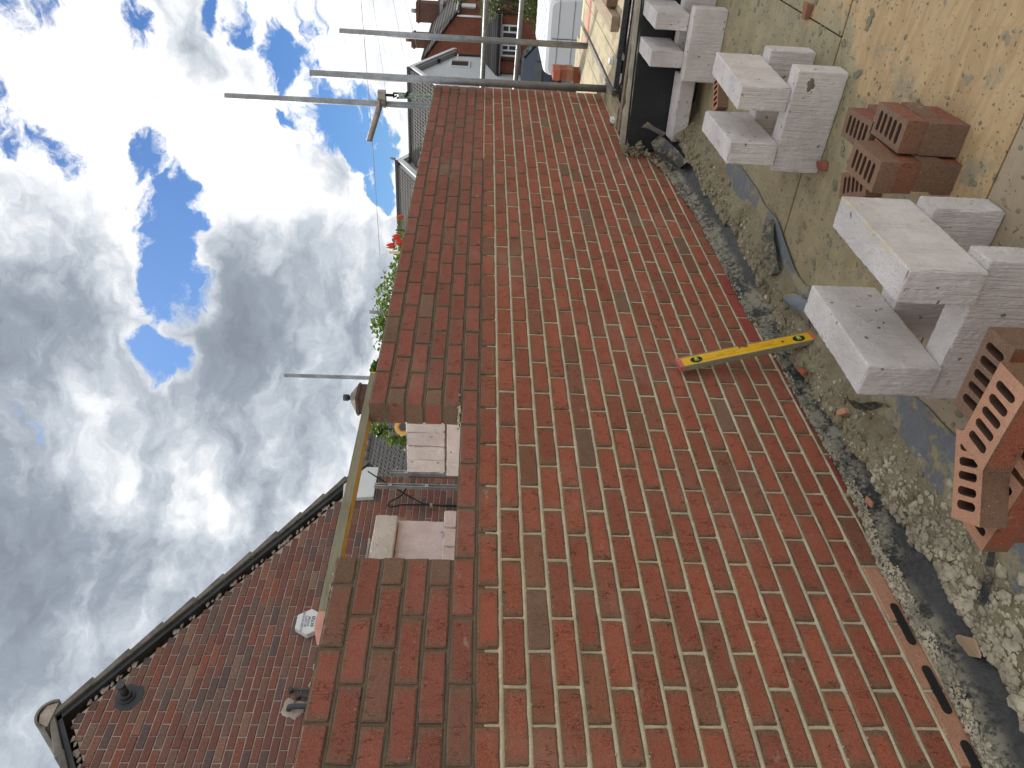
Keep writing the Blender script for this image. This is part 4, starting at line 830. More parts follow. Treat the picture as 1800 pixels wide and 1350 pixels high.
# ================================================================== BRICK GABLE HOUSE behind
def mat_oldbrick():
    m, g, b = newmat('old_house_brick'); rnd = g.math('FRACT', g.math('ADD', g.attr('rnd'), g.orand())); p = g.pos()
    c = g.ramp(rnd, [(0, (0.254, 0.114, 0.089)), (.3, (0.312, 0.136, 0.101)), (.5, (0.279, 0.168, 0.131)), (.68, (0.169, 0.124, 0.119)), (.82, (0.389, 0.136, 0.086)), (.93, (0.355, 0.231, 0.171)), (1, (0.227, 0.105, 0.086))])
    f = g.noise(p, 60, 5, .65); c = g.mix(g.mapr(f, .3, .7, 0, .5), c, (.04, .03, .03)); c = g.mix(g.mapr(g.noise(p, 2.2, 6, .65), .56, .74, 0, .45), c, (.24, .20, .17))
    fin(g, b, c, .9, g.bump(f, .5, .004), spec=.2); return m
M_OLDB = mat_oldbrick(); M_OLDM = mat_mortar('old_house_mortar', (.56, .48, .41)); M_CONC = mat_plain('weathered_concrete_tile', (.20, .185, .16), .95, 0, .4, 6, .5)
M_TILE = mat_plain('dark_roof_tile', (.060, .058, .058), .8, 0, .3, 4, .3); M_SOFF = mat_plain('black_barge_board', (.06, .063, .07), .7, 0, .25, 6)
KINDS['old'] = (M_OLDB, M_OLDB); OBC = {}
def oldbrick(L, va, kind, mats, raw=False):
    h = .0325; vs = [(-L / 2, .005, -h), (L / 2, .005, -h), (L / 2, .005, h), (-L / 2, .005, h), (-L / 2 + .004, 0, -h + .004), (L / 2 - .004, 0, -h + .004), (L / 2 - .004, 0, h - .004), (-L / 2 + .004, 0, h - .004), (-L / 2, .04, -h), (L / 2, .04, -h), (L / 2, .04, h), (-L / 2, .04, h)]
    fs = [(4, 5, 6, 7), (0, 1, 5, 4), (1, 2, 6, 5), (2, 3, 7, 6), (3, 0, 4, 7), (8, 9, 1, 0), (9, 10, 2, 1), (10, 11, 3, 2), (11, 8, 0, 3)]; mi = [0] * 9
    if raw: return vs, fs, mi
    k = (round(L, 3), va)
    if k not in OBC: OBC[k] = finish_brick_mesh('brick', vs, fs, mi, [M_OLDB], vs, [va * .113] * 12)
    return OBC[k]
house = thing('brick_gable_house', 'old brown brick house with steep gable, concrete verge tiles and alarm box', 'house', (2.5, 4.5, GZ))
GY = 4.5; AX, AZ, SLOPE = 2.52, 3.50, .687; HX0, HX1 = -.62, 5.63
def roofz(x): return AZ - SLOPE * abs(x - AX)
WX0, WX1, WZ0, WZ1 = 3.45, 4.655, .02, 1.09
specs = []
for r in range(-2, 100):
    z = roofz(AX) - .06 - .0375 - r * .075
    if z < GZ + .04: break
    off = 0 if r % 2 == 0 else .5
    for k in range(-16, 16):
        x0, x1 = AX + .09 + (k + off) * .225 + .005, AX + .09 + (k + off + 1) * .225 - .005
        lim = (AZ - .085 - z - .0375) / SLOPE; xl, xr = max(HX0, AX - lim), min(HX1, AX + lim); x0, x1 = max(x0, xl), min(x1, xr)
        if x1 - x0 < .035: continue
        if WZ0 < z < WZ1 and WX0 < x1 and x0 < WX1:
            if x0 < WX0 - .04: x1 = WX0
            elif x1 > WX1 + .04: x0 = WX1
            else: continue
        specs.append(((x0 + x1) / 2, z, x1 - x0, 'old', random.uniform(-.002, .003)))
brick_run(specs, house, 300, 'brick_courses', GY, oldbrick)
bk = MB(); bk.prism([(HX0 + .006, GZ), (WX0 - .004, GZ), (WX0 - .004, roofz(WX0) - .12), (AX, AZ - .12), (HX0 + .006, roofz(HX0 + .006) - .12)][:5] if False else [(HX0 + .006, GZ), (WX0, GZ), (WX0, roofz(WX0) - .12), (AX, AZ - .12), (HX0 + .006, roofz(HX0) - .12)], 'y', GY + .009, GY + .25)
bk.prism([(WX1, GZ), (HX1 - .006, GZ), (HX1 - .006, roofz(HX1) - .12), (WX1, roofz(WX1) - .12)], 'y', GY + .009, GY + .25); bk.box((WX0, GY + .009, GZ), (WX1, GY + .25, WZ0 - .004))
bk.prism([(WX0, WZ1 + .004), (WX1, WZ1 + .004), (WX1, roofz(WX1) - .12), (WX0, roofz(WX0) - .12)], 'y', GY + .009, GY + .25); bk.build('gable_wall', M_OLDM, house)
MB().box((HX1 - .25, GY + .25, GZ), (HX1 - .001, GY + 8.5, 1.30)).box((HX0, GY + .25, GZ), (HX0 + .25, GY + 8.5, 1.30)).box((HX0, GY + 8.3, GZ), (HX1, GY + 8.5, 1.30)).build('side_wall', M_OLDB, house)
wf = MB().box((WX0, GY + .03, WZ0), (WX1, GY + .09, WZ0 + .07)).box((WX0, GY + .03, WZ1 - .07), (WX1, GY + .09, WZ1)).box((WX0, GY + .03, WZ0 + .07), (WX0 + .07, GY + .09, WZ1 - .07)).box((WX1 - .07, GY + .03, WZ0 + .07), (WX1, GY + .09, WZ1 - .07)).box((4.02, GY + .03, WZ0 + .07), (4.09, GY + .09, WZ1 - .07)).build('window', M_UPVC, house)
MB().box((WX0 + .07, GY + .055, WZ0 + .07), (4.02, GY + .065, WZ1 - .07)).box((4.09, GY + .055, WZ0 + .07), (WX1 - .07, GY + .065, WZ1 - .07)).build('pane', M_GLASS, wf)
# roof slopes laid course by course so the verge steps
ang = math.atan(SLOPE); VY = GY - .075; NC = 11; gauge = 3.95 / NC
for sgn_ in (1, -1):
    for c in range(NC):
        s0, s1 = c * gauge - .0, (c + 1) * gauge + .05; t0, t1 = .03 if True else 0, .03
        def P(s, hgt): return (AX + sgn_ * (s * math.cos(ang) + hgt * math.sin(ang)), AZ + .02 - s * math.sin(ang) + hgt * math.cos(ang))
        poly = [P(s0, -.02), P(s1, -.012), P(s1, .058), P(s0, .026)]
        if sgn_ < 0: poly = poly[::-1]
        jy = random.uniform(-.006, .006); bevel(MB().prism(poly, 'y', VY + jy, GY + 8.6).build('tile_course', M_CONC, house), .006, 1)
    def Q(s, hgt): return (AX + sgn_ * (s * math.cos(ang) + hgt * math.sin(ang)), AZ + .02 - s * math.sin(ang) + hgt * math.cos(ang))
    poly = [Q(.0, -.022), Q(4.0, -.022), Q(4.0, -.062), Q(.0, -.062)]
    if sgn_ < 0: poly = poly[::-1]
    MB().prism(poly, 'y', VY + .03, GY - .006).build('barge_board', M_SOFF, house)
    fl = MB(); rg = random.Random(6)
    for i in range(70):
        s = rg.uniform(.2, 3.9); qx, qz = Q(s, -.085 + rg.uniform(-.012, .012)); fl.blob((qx, GY + .002, qz), rg.uniform(.012, .03), i, 1.3, .3, .7)
    fl.build('mortar_fillet', M_OLDM, house)['kind'] = 'stuff'
rt = MB()
for k in range(20):
    y0 = VY - .03 + k * .44; n = 12
    for a, b in ((.135, .115),): 
        prof = [(AX + math.cos(PI * i / n) * a, AZ + .012 + math.sin(PI * i / n) * a) for i in range(n + 1)] + [(AX + math.cos(PI * i / n) * b, AZ + .012 + math.sin(PI * i / n) * b) for i in range(n, -1, -1)]
        MB().prism(prof, 'y', y0, y0 + .43).build('ridge_tile', M_CONC, house)
MB().prism([(AX - .11, AZ + .01), (AX + .11, AZ + .01), (AX + .08, AZ + .09), (AX, AZ + .115), (AX - .08, AZ + .09)], 'y', VY - .015, VY + .2).build('ridge_mortar', M_OLDM, house)
MB().prism([(5.19, 1.475), (5.235, 1.13), (5.73, 1.13), (5.73, 1.27), (5.42, 1.50)], 'y', VY + .02, GY - .004).build('box_end', M_WHITE, house)
vt = MB().tube([(2.742, GY - .02, 3.0), (2.742, GY - .002, 3.0)], .075, 16).tube([(2.742, GY - .06, 3.0), (2.742, GY - .02, 3.0)], .052, 16).tube([(2.742, GY - .17, 3.01), (2.742, GY - .06, 3.0)], .034, 14).tube([(2.742, GY - .19, 3.012), (2.742, GY - .17, 3.01)], .039, 14).build('vent_pipe', M_SOFF, house)
MB().blob((2.742, GY + .001, 2.975), .13, 5, 1, .06, 1, 2, 0, .08).build('vent_collar', M_SOFF, house)
for zz, xx in ((1.575, 2.81), (1.50, 2.745)): MB().tube([(xx, GY - .03, zz), (xx, GY - .03, .9)], .012, 8).build('bracket_rod', M_SOFF, house); MB().tube([(xx, GY - .05, zz), (xx, GY, zz)], .022, 10).build('bracket_bolt', M_SOFF, house)
MB().tube([(2.635, GY, 1.56), (2.635, GY - .045, 1.55), (2.637, GY - .055, 1.50), (2.64, GY - .055, .9)], .024, 10).build('waste_pipe', M_SOFF, house)
pm = MB()
for i in range(9): pm.blob((2.645 + random.uniform(-.05, .06), GY + .0, 1.54 + random.uniform(-.07, .06)), .055, i, 1, .12, 1, 1, 0, .2)
pm.build('mortar_patch', M_OLDM, house)
# alarm box
al = thing('alarm_box', 'white hexagonal alarm box with telephone number on the brick gable', 'alarm box', (3.51, GY, 1.53))
hexp = [(3.505 + .150 * math.cos(PI / 3 * k), 1.535 + .146 * math.sin(PI / 3 * k)) for k in range(6)]
o = MB().prism(hexp, 'y', GY - .075, GY - .003).build('case', M_UPVC, al); bevel(o, .012, 2)
M_INK = mat_plain('dark_print', (.05, .06, .07), .6); M_INK2 = mat_plain('grey_print', (.36, .40, .44), .6)
def text(body, x, z, size, y, m, parent, name='lettering', sx=1.0):
    cu = bpy.data.curves.new(name, 'FONT'); cu.body = body; cu.size = size; cu.align_x = 'CENTER'; cu.align_y = 'CENTER'; cu.extrude = .001; cu.offset = .0012 * size / .05
    t = bpy.data.objects.new(name, cu); COL.objects.link(t); bpy.context.view_layer.update(); me = bpy.data.meshes.new_from_object(t.evaluated_get(bpy.context.evaluated_depsgraph_get())); bpy.data.objects.remove(t)
    me.materials.clear(); me.materials.append(m); o = bpy.data.objects.new(name, me); COL.objects.link(o); o.parent = parent; o.location = Vector((x, y, z)) - wloc(parent); o.rotation_euler = (PI / 2, 0, 0); o.scale = (sx, 1, 1); return o
for s_, z_, h_, m_, w_ in (('SCARBOROUGH', 1.598, .030, M_INK2, 1.05), ('SECURITY', 1.568, .030, M_INK2, 1.0), ('SYSTEMS', 1.540, .030, M_INK2, 1.0), ('01723', 1.500, .042, M_INK, 1.15), ('648330', 1.458, .042, M_INK, 1.15)): text(s_, 3.505, z_, h_, GY - .0765, m_, al, 'lettering', w_)
# struts and cable on the house wall
for xx, z1, lab in ((5.27, 1.115, 'taller galvanised strut standing by the house corner, cable looped past it'), (5.49, .95, 'shorter galvanised strut nearest the house corner, behind the block stack')):
    b = MB().box((xx - .022, 4.28, -1.0), (xx - .016, 4.33, z1)).box((xx + .016, 4.28, -1.0), (xx + .022, 4.33, z1)).box((xx - .016, 4.324, -1.0), (xx + .016, 4.33, z1))
    for k in range(14): b.box((xx - .016, 4.283, z1 - .06 - k * .14), (xx + .016, 4.2875, z1 - .02 - k * .14)) if k % 3 == 1 else None
    setp(b.box((xx - .022, 4.28, GZ), (xx + .022, 4.33, -1.0)).build('galvanised_strut', mat_steel('zinc_strut', (.55, .55, .55), .35)), lab, 'strut', 'struts at the house corner')
cb = MB().tube([(5.50, 4.30, 1.22), (5.40, 4.38, 1.0), (5.25, 4.42, .75), (5.13, 4.44, .55), (5.10, 4.44, .30), (5.09, 4.44, -.6)], .009, 6).tube([(5.26, 4.30, .74), (5.22, 4.40, .80), (5.13, 4.42, .93), (5.08, 4.43, .95), (5.06, 4.43, .90), (5.10, 4.43, .78), (5.115, 4.44, .50), (5.12, 4.44, -.6)], .009, 6)
setp(cb.build('black_cable', M_DARK), 'black cable looped down the brick wall beside the taller strut', 'cable')
setp(MB().box((5.085, 4.42, .44), (5.125, 4.46, .47)).build('cable_clip', M_GREY), 'small grey clip holding the black cables on the brick wall', 'clip')
# roll left on the block stack
rl = thing('tape_roll', 'round orange roll with dark centre resting on the pinkish blocks at the right jamb', 'roll', (2.42, 1.05, .40))
n = 20; prof = [(.022, -.02), (.052, -.02), (.052, .02), (.022, .02)]; vs = []; c0 = Vector((2.46, 1.05, .44)); dv = (c0 - CAMP).normalized(); e1 = dv.cross(Vector((0, 0, 1))).normalized(); e2 = e1.cross(dv)
for k in range(n):
    for r_, h_ in prof: vs.append(c0 + (e1 * math.cos(2 * PI * k / n) + e2 * math.sin(2 * PI * k / n)) * r_ + dv * h_)
MB().add(vs, [(k * 4 + i, ((k + 1) % n) * 4 + i, ((k + 1) % n) * 4 + (i + 1) % 4, k * 4 + (i + 1) % 4) for k in range(n) for i in range(4)], 0, True).build('tape', mat_plain('orange_tape', (.66, .36, .10), .6, 0, .1, 20), rl)
MB().tube([c0 - dv * .028, c0 + dv * .02], .0225, 16).build('core', M_SOFF, rl)

# ================================================================== TILED ROOFS AND HOUSES BEYOND
def tile_mesh(name, w, l, rolls, m, th=.014):
    """one interlocking tile: x across, y up the slope, origin at its lower left corner"""
    b = MB(); n = rolls * 8; top = []
    for i in range(n + 1):
        x = w * i / n; ph = (i / 8.0) % 1.0; h = .028 * max(0, math.sin(PI * min(1, ph / .62))) ** .8 if ph < .62 else 0.0
        top.append((x, h))
    vs = [(x, 0, h + .022) for x, h in top] + [(x, l, h) for x, h in top] + [(x, 0, h + .022 - th) for x, h in top]
    k = n + 1; fs = [(i, i + 1, k + i + 1, k + i) for i in range(n)] + [(2 * k + i, 2 * k + i + 1, i + 1, i) for i in range(n)]
    b.add(vs, fs, 0, False); return b.mesh(name, m)
def tiled_slope(parent, origin, ex, ey, nx, ny, w, gauge, rolls, m, keep=300, seed=1):
    """ex along the eaves, ey up the slope (unit vectors); tiles in view become parts"""
    ex, ey = Vector(ex).normalized(), Vector(ey).normalized(); ez = ex.cross(ey); R = Matrix((ex, ey, ez)).transposed(); me = tile_mesh('roof_tile', w, gauge * 1.12, rolls, m); base = wloc(parent); rg = random.Random(seed); cand = []
    for j in range(ny):
        for i in range(nx):
            p = Vector(origin) + ex * (w * i + (w / 2 if j % 2 and rolls == 1 else 0)) + ey * (gauge * j); c = p + ex * w / 2 + ey * gauge / 2; a = px_of(c); cand.append((0 if inframe(c, 10) else 1, a[2], p))
    cand.sort(key=lambda q: (q[0], q[1])); rest = MB()
    for n_, (o_, z_, p) in enumerate(cand):
        RR = R @ Euler((rg.uniform(-.012, .012), rg.uniform(-.01, .01), rg.uniform(-.006, .006))).to_matrix(); p = p + ez * rg.uniform(-.003, .003)
        if n_ < keep and o_ == 0:
            o = bpy.data.objects.new('roof_tile', me); o.parent = parent; o.matrix_local = Matrix.Translation(p - base) @ RR.to_4x4(); COL.objects.link(o)
        else: rest.add([p + RR @ v.co for v in me.vertices], [tuple(f.vertices) for f in me.polygons])
    if rest.v: rest.build('roof_tiles', m, parent)['kind'] = 'stuff'
def farbrick(name, c1, c2, mort, sc=1.0):
    m, g, b = newmat(name); p = g.pos(); sp = g.sep(p); cb_ = g.n('ShaderNodeCombineXYZ'); g.put(cb_.inputs[0], g.math('ADD', sp[0], sp[1])); g.put(cb_.inputs[1], sp[2])
    bt = g.n('ShaderNodeTexBrick'); g.put(bt.inputs['Vector'], cb_.outputs[0]); g.put(bt.inputs['Color1'], c1); g.put(bt.inputs['Color2'], c2); g.put(bt.inputs['Mortar'], mort)
    for k, v in (('Scale', 1.0), ('Mortar Size', .006), ('Brick Width', .225), ('Row Height', .075), ('Bias', -.1)): bt.inputs[k].default_value = v
    col = g.mix(g.mapr(g.noise(p, 1.3, 5, .6), .35, .7, 0, .45), bt.outputs[0], tuple(x * .55 for x in c1)); fin(g, b, col, .9, g.bump(g.math('SUBTRACT', 1.0, bt.outputs['Fac']), .5, .006), spec=.2); return m
M_FB = farbrick('red_house_brick', (.27, .085, .05), (.19, .065, .045), (.20, .14, .10)); M_FB2 = farbrick('brown_house_brick', (.16, .075, .055), (.12, .06, .05), (.18, .14, .11))
M_REND = mat_plain('white_render', (.62, .64, .66), .85, 0, .06, .8, .2); M_TILE_L = mat_plain('grey_brown_tile', (.085, .080, .078), .85, 0, .25, 5, .3)
# --- roof of the next house, to the right of the brick gable
hE = thing('tiled_house', 'house with dark pantile roof and brick chimney, behind the window opening', 'house', (16, 13, GZ))
e0 = Vector((11.2, 8.3, .34)); eyE = Vector((0, math.cos(math.radians(33)), math.sin(math.radians(33)))); nyE = 18; gE = .245
MB().prism([(8.55, GZ), (15.7, GZ), (15.7, .45), (12.05, 2.72), (8.55, .42)], 'x', 11.4, 20.2).build('wall', M_FB2, hE)
tiled_slope(hE, e0, (1, 0, 0), eyE, 30, nyE, .30, gE, 2, M_TILE_L, 280, 3)
MB().prism([(12.03, 2.74), (12.03, 2.79), (16.0, .46), (16.0, .40)], 'x', 11.2, 20.3).build('rear_slope', M_TILE_L, hE)
for k in range(20): MB().tube([(11.2 + k * .455, 12.02, 2.765), (11.2 + k * .455 + .445, 12.02, 2.77)], .10, 10).build('ridge_tile', M_TILE_L, hE)
ch = MB().box((16.5, 11.8, 2.3), (17.2, 12.4, 3.42)).build('chimney', M_FB2, hE)
MB().add([(16.52, 11.82, 3.42), (17.18, 11.82, 3.42), (17.18, 12.38, 3.42), (16.52, 12.38, 3.42), (16.82, 12.0, 3.62), (16.98, 12.0, 3.62), (16.98, 12.2, 3.62), (16.82, 12.2, 3.62)], [(0, 1, 5, 4), (1, 2, 6, 5), (2, 3, 7, 6), (3, 0, 4, 7), (4, 5, 6, 7)]).build('flaunching', M_CONC, ch)
MB().tube([(16.9, 12.1, 3.58), (16.9, 12.1, 3.68), (16.9, 12.1, 3.68), (16.9, 12.1, 3.83)], [.07, .07, .10, .10], 12).build('chimney_pot', M_SOFF, ch)
for zz in (2.9, 3.32): MB().box((16.47, 11.77, zz), (17.23, 12.43, zz + .07)).build('brick_band', M_FB2, ch)
# --- white gabled houses with tiled roofs (gables seen almost edge-on)
def white_house(lab, ax, az, gy, y1, half, slope, keep, seed, rake):
    t = thing('white_gable_house', lab, 'house', (ax, gy + 2, GZ)); ez = az - slope * half; an = math.atan(slope)
    MB().prism([(ax - half, GZ), (ax + half, GZ), (ax + half, ez - .08), (ax, az - .08), (ax - half, ez - .08)], 'y', gy, y1).build('wall', M_REND, t)
    ln_ = (half + .35) / math.cos(an); gauge = .40; ny_ = int(ln_ / gauge) + 1; L_e = ny_ * gauge
    tiled_slope(t, (ax - L_e * math.cos(an), y1 + .1, az - L_e * math.sin(an)), (0, -1, 0), (math.cos(an), 0, math.sin(an)), int((y1 - gy + .4) / .38), ny_, .38, gauge, 2, M_TILE_L, keep, seed)
    e = half + .35; MB().prism([(ax, az), (ax, az + .07), (ax + e, az - slope * e + .07), (ax + e, az - slope * e)], 'y', gy - .25, y1 + .1).build('rear_slope', M_TILE_L, t); MB().tube([(ax, gy - .28, az + .03), (ax, y1 + .1, az + .03)], .13, 10).build('ridge', M_TILE_L, t)
    for s_ in (1, -1):
        MB().prism([(ax, az - .01), (ax, az - rake), (ax + s_ * e, az - slope * e - rake + .01), (ax + s_ * e, az - slope * e - .01)][::s_], 'y', gy - .36, gy - .27).build('barge_board', M_WHITE, t)
        MB().prism([(ax, az - rake - .05), (ax, az - rake - .16), (ax + s_ * half, az - slope * half - rake - .15), (ax + s_ * half, az - slope * half - rake - .05)][::s_], 'y', gy - .27, gy - .004).build('soffit', M_GREY, t)
    return t
hD = white_house('white rendered house with dark tiled roof, its gable end beside the front scaffold pole', 43.4, 4.06, 9.58, 14.6, 4.3, .478, 150, 5, .26)
w_ = MB().box((45.0, 9.50, .72), (45.1, 9.577, 1.9)).box((46.3, 9.50, .72), (46.4, 9.577, 1.9)).box((45.1, 9.50, .72), (46.3, 9.577, .82)).box((45.1, 9.50, 1.8), (46.3, 9.577, 1.9)).build('window', M_UPVC, hD); MB().box((45.1, 9.54, .82), (46.3, 9.56, 1.8)).build('pane', M_GLASS, w_)
MB().box((45.05, 9.15, 1.42), (46.3, 9.2, 1.50)).build('open_light', M_UPVC, w_); MB().blob((45.6, 9.4, 2.55), .13, 3).build('lamp', M_DARK, hD); MB().tube([(47.6, 9.5, 1.75), (47.6, 9.5, GZ)], .06, 8).build('downpipe', M_DARK, hD)
hD2 = white_house('second white gabled house with tiled roof, only its peak above the brick wall', 43.4, 4.90, 14.95, 27, 4.3, .51, 140, 6, .36)
MB().tube([(43.4, 14.6, 5.0), (43.4, 14.55, 5.25), (43.3, 14.5, 5.32)], [.09, .07, .03], 8).build('finial', M_GREY, hD2)
# --- red brick house at the right with two chimneys and a lean-to
hR = thing('red_brick_house', 'red brick house with two chimneys and white bay window beyond the van', 'house', (52, 10, GZ))
AR = (10.38, 3.72); EYR, EZR = 7.72, 1.75; EYL = 2 * AR[0] - EYR
MB().prism([(EYR, GZ), (EYL, GZ), (EYL, EZR - .1), (AR[0], AR[1] - .1), (EYR, EZR - .1)], 'x', 50, 72).build('wall', M_FB, hR)
sR = math.atan2(AR[1] - EZR, AR[0] - EYR + .0); lenR = math.hypot(AR[1] - EZR, AR[0] - EYR) + .35
def stripy(name, c):
    m, g, b = newmat(name); p = g.pos(); wv_ = g.n('ShaderNodeTexWave', bands_direction='Z'); g.put(wv_.inputs['Vector'], p); wv_.inputs['Scale'].default_value = .9; wv_.inputs['Distortion'].default_value = 1.0
    fin(g, b, g.mix(wv_.outputs[1], tuple(x * .7 for x in c), tuple(x * 1.2 for x in c)), .85, g.bump(g.noise(p, 12, 4), .5, .02)); return m
M_SLATE = stripy('brown_grey_slates', (.075, .068, .064))
for s_, e_ in ((-1, 'right'), (1, 'left')):
    for c in range(9):
        s0, s1 = c * lenR / 9, (c + 1) * lenR / 9 + .06
        def PP(s, h): return (AR[0] + s_ * (s * math.cos(sR) + h * math.sin(sR)), AR[1] - s * math.sin(sR) + h * math.cos(sR))
        pl = [PP(s0, 0), PP(s1, .02), PP(s1, .10), PP(s0, .07)]
        MB().prism(pl[::-s_], 'x', 49.75, 72.3).build('slate_course', M_SLATE, hR)
MB().tube([(49.7, AR[0], AR[1] + .05), (72.3, AR[0], AR[1] + .05)], .12, 10).build('ridge', M_SLATE, hR)
for x0, x1, z1, y0, y1 in ((52.4, 53.4, 4.72, 9.55, 10.35), (60, 61.2, 5.0, 9.0, 10.3)):
    c_ = MB().box((x0, y0, 2.6), (x1, y1, z1)).box((x0 - .06, y0 - .06, z1 - .25), (x1 + .06, y1 + .06, z1 - .12)).build('chimney', M_FB2, hR); MB().tube([((x0 + x1) / 2, (y0 + y1) / 2, z1), ((x0 + x1) / 2, (y0 + y1) / 2, z1 + .38)], .15, 10).build('chimney_pot', M_GREY if x0 > 55 else M_FB, c_)
    MB().box((x0 - .15, y0 - .05, 3.0), (x1 + .15, y1 + .06, 3.25)).build('flashing', M_GREY, c_)
MB().box((49.9, EYR - .32, EZR - .22), (72, EYR - .12, EZR - .02)).build('gutter', M_WHITE, hR); MB().tube([(49.93, EYR + .05, EZR - .1), (49.93, EYR + .05, -1.0)], .055, 8).build('downpipe', M_WHITE, hR)
def window(par, x, y0, y1, z0, z1, t=.09, mull=True):
    f = MB().box((x - .06, y0, z0), (x - .004, y1, z0 + t)).box((x - .06, y0, z1 - t), (x - .004, y1, z1)).box((x - .06, y0, z0 + t), (x - .004, y0 + t, z1 - t)).box((x - .06, y1 - t, z0 + t), (x - .004, y1, z1 - t))
    if mull: f.box((x - .06, (y0 + y1) / 2 - t / 2, z0 + t), (x - .004, (y0 + y1) / 2 + t / 2, z1 - t)); f.box((x - .06, y0 + t, z1 - .45), (x - .004, (y0 + y1) / 2 - t / 2, z1 - .37))
    f = f.build('window', M_UPVC, par); MB().box((x - .03, y0 + t, z0 + t), (x - .02, y1 - t, z1 - t)).build('pane', M_GLASS, f); return f
# single-storey brick building with lean-to roof in front of the houses
hL = thing('lean_to_building', 'low red brick building with lean-to tiled roof and white windows behind the parked car', 'building', (45, 8, GZ))
MB().box((44, 6.6, GZ), (47.4, 9.5, -.88)).build('wall', M_FB, hL)
for c in range(9):
    x0, x1 = 43.65 + c * .42, 43.65 + (c + 1) * .42 + .05; zz = lambda x: -.80 + (x - 43.65) * .24
    MB().prism([(x0, zz(x0)), (x1, zz(x1) - .02), (x1, zz(x1) + .03), (x0, zz(x0) + .06)], 'y', 6.4, 9.55).build('tile_course', M_SLATE, hL)
MB().prism([(44, -.88), (47.4, -.88), (47.4, -.02), (44, -.74)], 'y', 6.6, 9.5).build('gable', M_FB, hL)
MB().box((43.5, 6.35, -.93), (43.65, 9.55, -.82)).build('gutter', M_DARK, hL); MB().box((43.65, 6.4, -.98), (43.8, 9.5, -.84)).build('fascia', M_WHITE, hL); MB().tube([(43.75, 8.75, -.95), (43.75, 8.75, GZ)], .06, 8).build('downpipe', M_DARK, hL)
window(hL, 44, 6.95, 7.7, -2.1, -1.0, .09); window(hL, 44, 7.95, 8.6, -2.1, -1.0, .09)
# front face to the right (faces -Y): upstairs window and white band
f = MB().box((52, EYR - .08, .55), (53.2, EYR - .003, 1.45)).build('window', M_UPVC, hR); MB().box((52.1, EYR - .09, .65), (53.1, EYR - .081, 1.35)).build('pane', M_GLASS, f)
MB().box((51.4, EYR - .6, -1.4), (56, EYR - .01, -.3)).build('bay_window', M_WHITE, hR)
# --- garden walls and shrubs by the road
setp(MB().box((41.6, -3, GZ), (41.85, 6.0, GZ + 1.1)).build('garden_wall', M_FB), 'low red brick garden wall beyond the parked cars', 'wall')
setp(MB().box((46, -8, GZ), (46.25, 5.6, GZ + 1.6)).build('garden_wall', M_FB2), 'taller brown garden wall behind the low red one at the picture edge', 'wall')

# ================================================================== VEHICLES
M_CARB = mat_plain('dark_blue_car_paint', (.018, .026, .055), .22, .3, .1, 2); M_CARG = mat_plain('grey_blue_car_paint', (.055, .07, .095), .22, .4, .1, 2); M_VAN = mat_plain('white_van_paint', (.80, .82, .84), .3, 0, .02, 1); M_TYRE = mat_plain('tyre', (.02, .02, .02), .9); M_TAIL = mat_plain('red_tail_lamp', (.45, .03, .02), .3)
van = thing('white_van', 'white panel van seen from behind beyond the scaffold rails, ribbed roof', 'van', (22, 2.42, GZ))
vy0, vy1, vz1, vx0, vx1 = 1.45, 3.38, -1.56, 19.55, 25.6
def vsec(x, ins, top): 
    y0, y1 = vy0 + ins, vy1 - ins; r = .16; pts = [(y0, GZ + .35), (y1, GZ + .35), (y1, -2.6)]
    for k in range(5): a = PI / 2 * k / 4; pts.append((y1 - .06 - r + math.cos(a) * r, top - r + math.sin(a) * r))
    for k in range(5): a = PI / 2 + PI / 2 * k / 4; pts.append((y0 + .06 + r + math.cos(a) * r, top - r + math.sin(a) * r))
    pts.append((y0, -2.6)); return [(x, y, z) for y, z in pts]
secs = [vsec(19.55, .05, -1.68), vsec(19.62, .01, -1.60), vsec(19.8, 0, vz1), vsec(23.6, 0, vz1), vsec(24.4, .03, -1.72), vsec(25.1, .10, -2.5), vsec(25.6, .16, -2.7)]
b = MB(); n = len(secs[0]); b.add([p for s in secs for p in s], [(i * n + k, i * n + (k + 1) % n, (i + 1) * n + (k + 1) % n, (i + 1) * n + k)[::-1] for i in range(len(secs) - 1) for k in range(n)] + [tuple(range(n)), tuple(range((len(secs) - 1) * n, len(secs) * n))[::-1]], 0, False)
b.build('body', M_VAN, van); rb_ = MB()
for k in range(7): rb_.box((19.9, 1.80 + k * .205, vz1 - .01), (23.4, 1.88 + k * .205, vz1 + .022))
for k in range(7): MB().box((19.9, 1.80 + k * .205, vz1 - .005), (23.4, 1.87 + k * .205, vz1 + .02)).build('roof_rib', M_VAN, van)
MB().box((19.535, 2.408, GZ + .5), (19.548, 2.422, -1.72)).build('door_gap', M_DARK, van)
for zz in (-1.87, -2.24, -2.62): MB().box((19.538, vy0 + .06, zz), (19.549, vy1 - .06, zz + .018)).build('panel_line', M_GREY, van)
for yy in (vy0 + .04, vy1 - .14): MB().box((19.52, yy, -3.2), (19.56, yy + .10, -2.85)).build('tail_lamp', M_TAIL, van)
MB().box((19.45, vy0 + .05, GZ + .35), (19.60, vy1 - .05, GZ + .55)).build('bumper', M_DARK, van); MB().box((19.525, 2.1, -3.05), (19.545, 2.7, -2.93)).build('number_plate', mat_plain('yellow_plate', (.7, .5, .05), .5), van)
for x_ in (20.6, 24.5):
    for yy in (vy0 + .02, vy1 - .25): w__ = MB().tube([(x_, yy, GZ + .34), (x_, yy + .22, GZ + .34)], .34, 20).build('wheel', M_TYRE, van); MB().tube([(x_, yy - .01, GZ + .34), (x_, yy + .23, GZ + .34)], .2, 14).build('rim', M_GREY, w__)
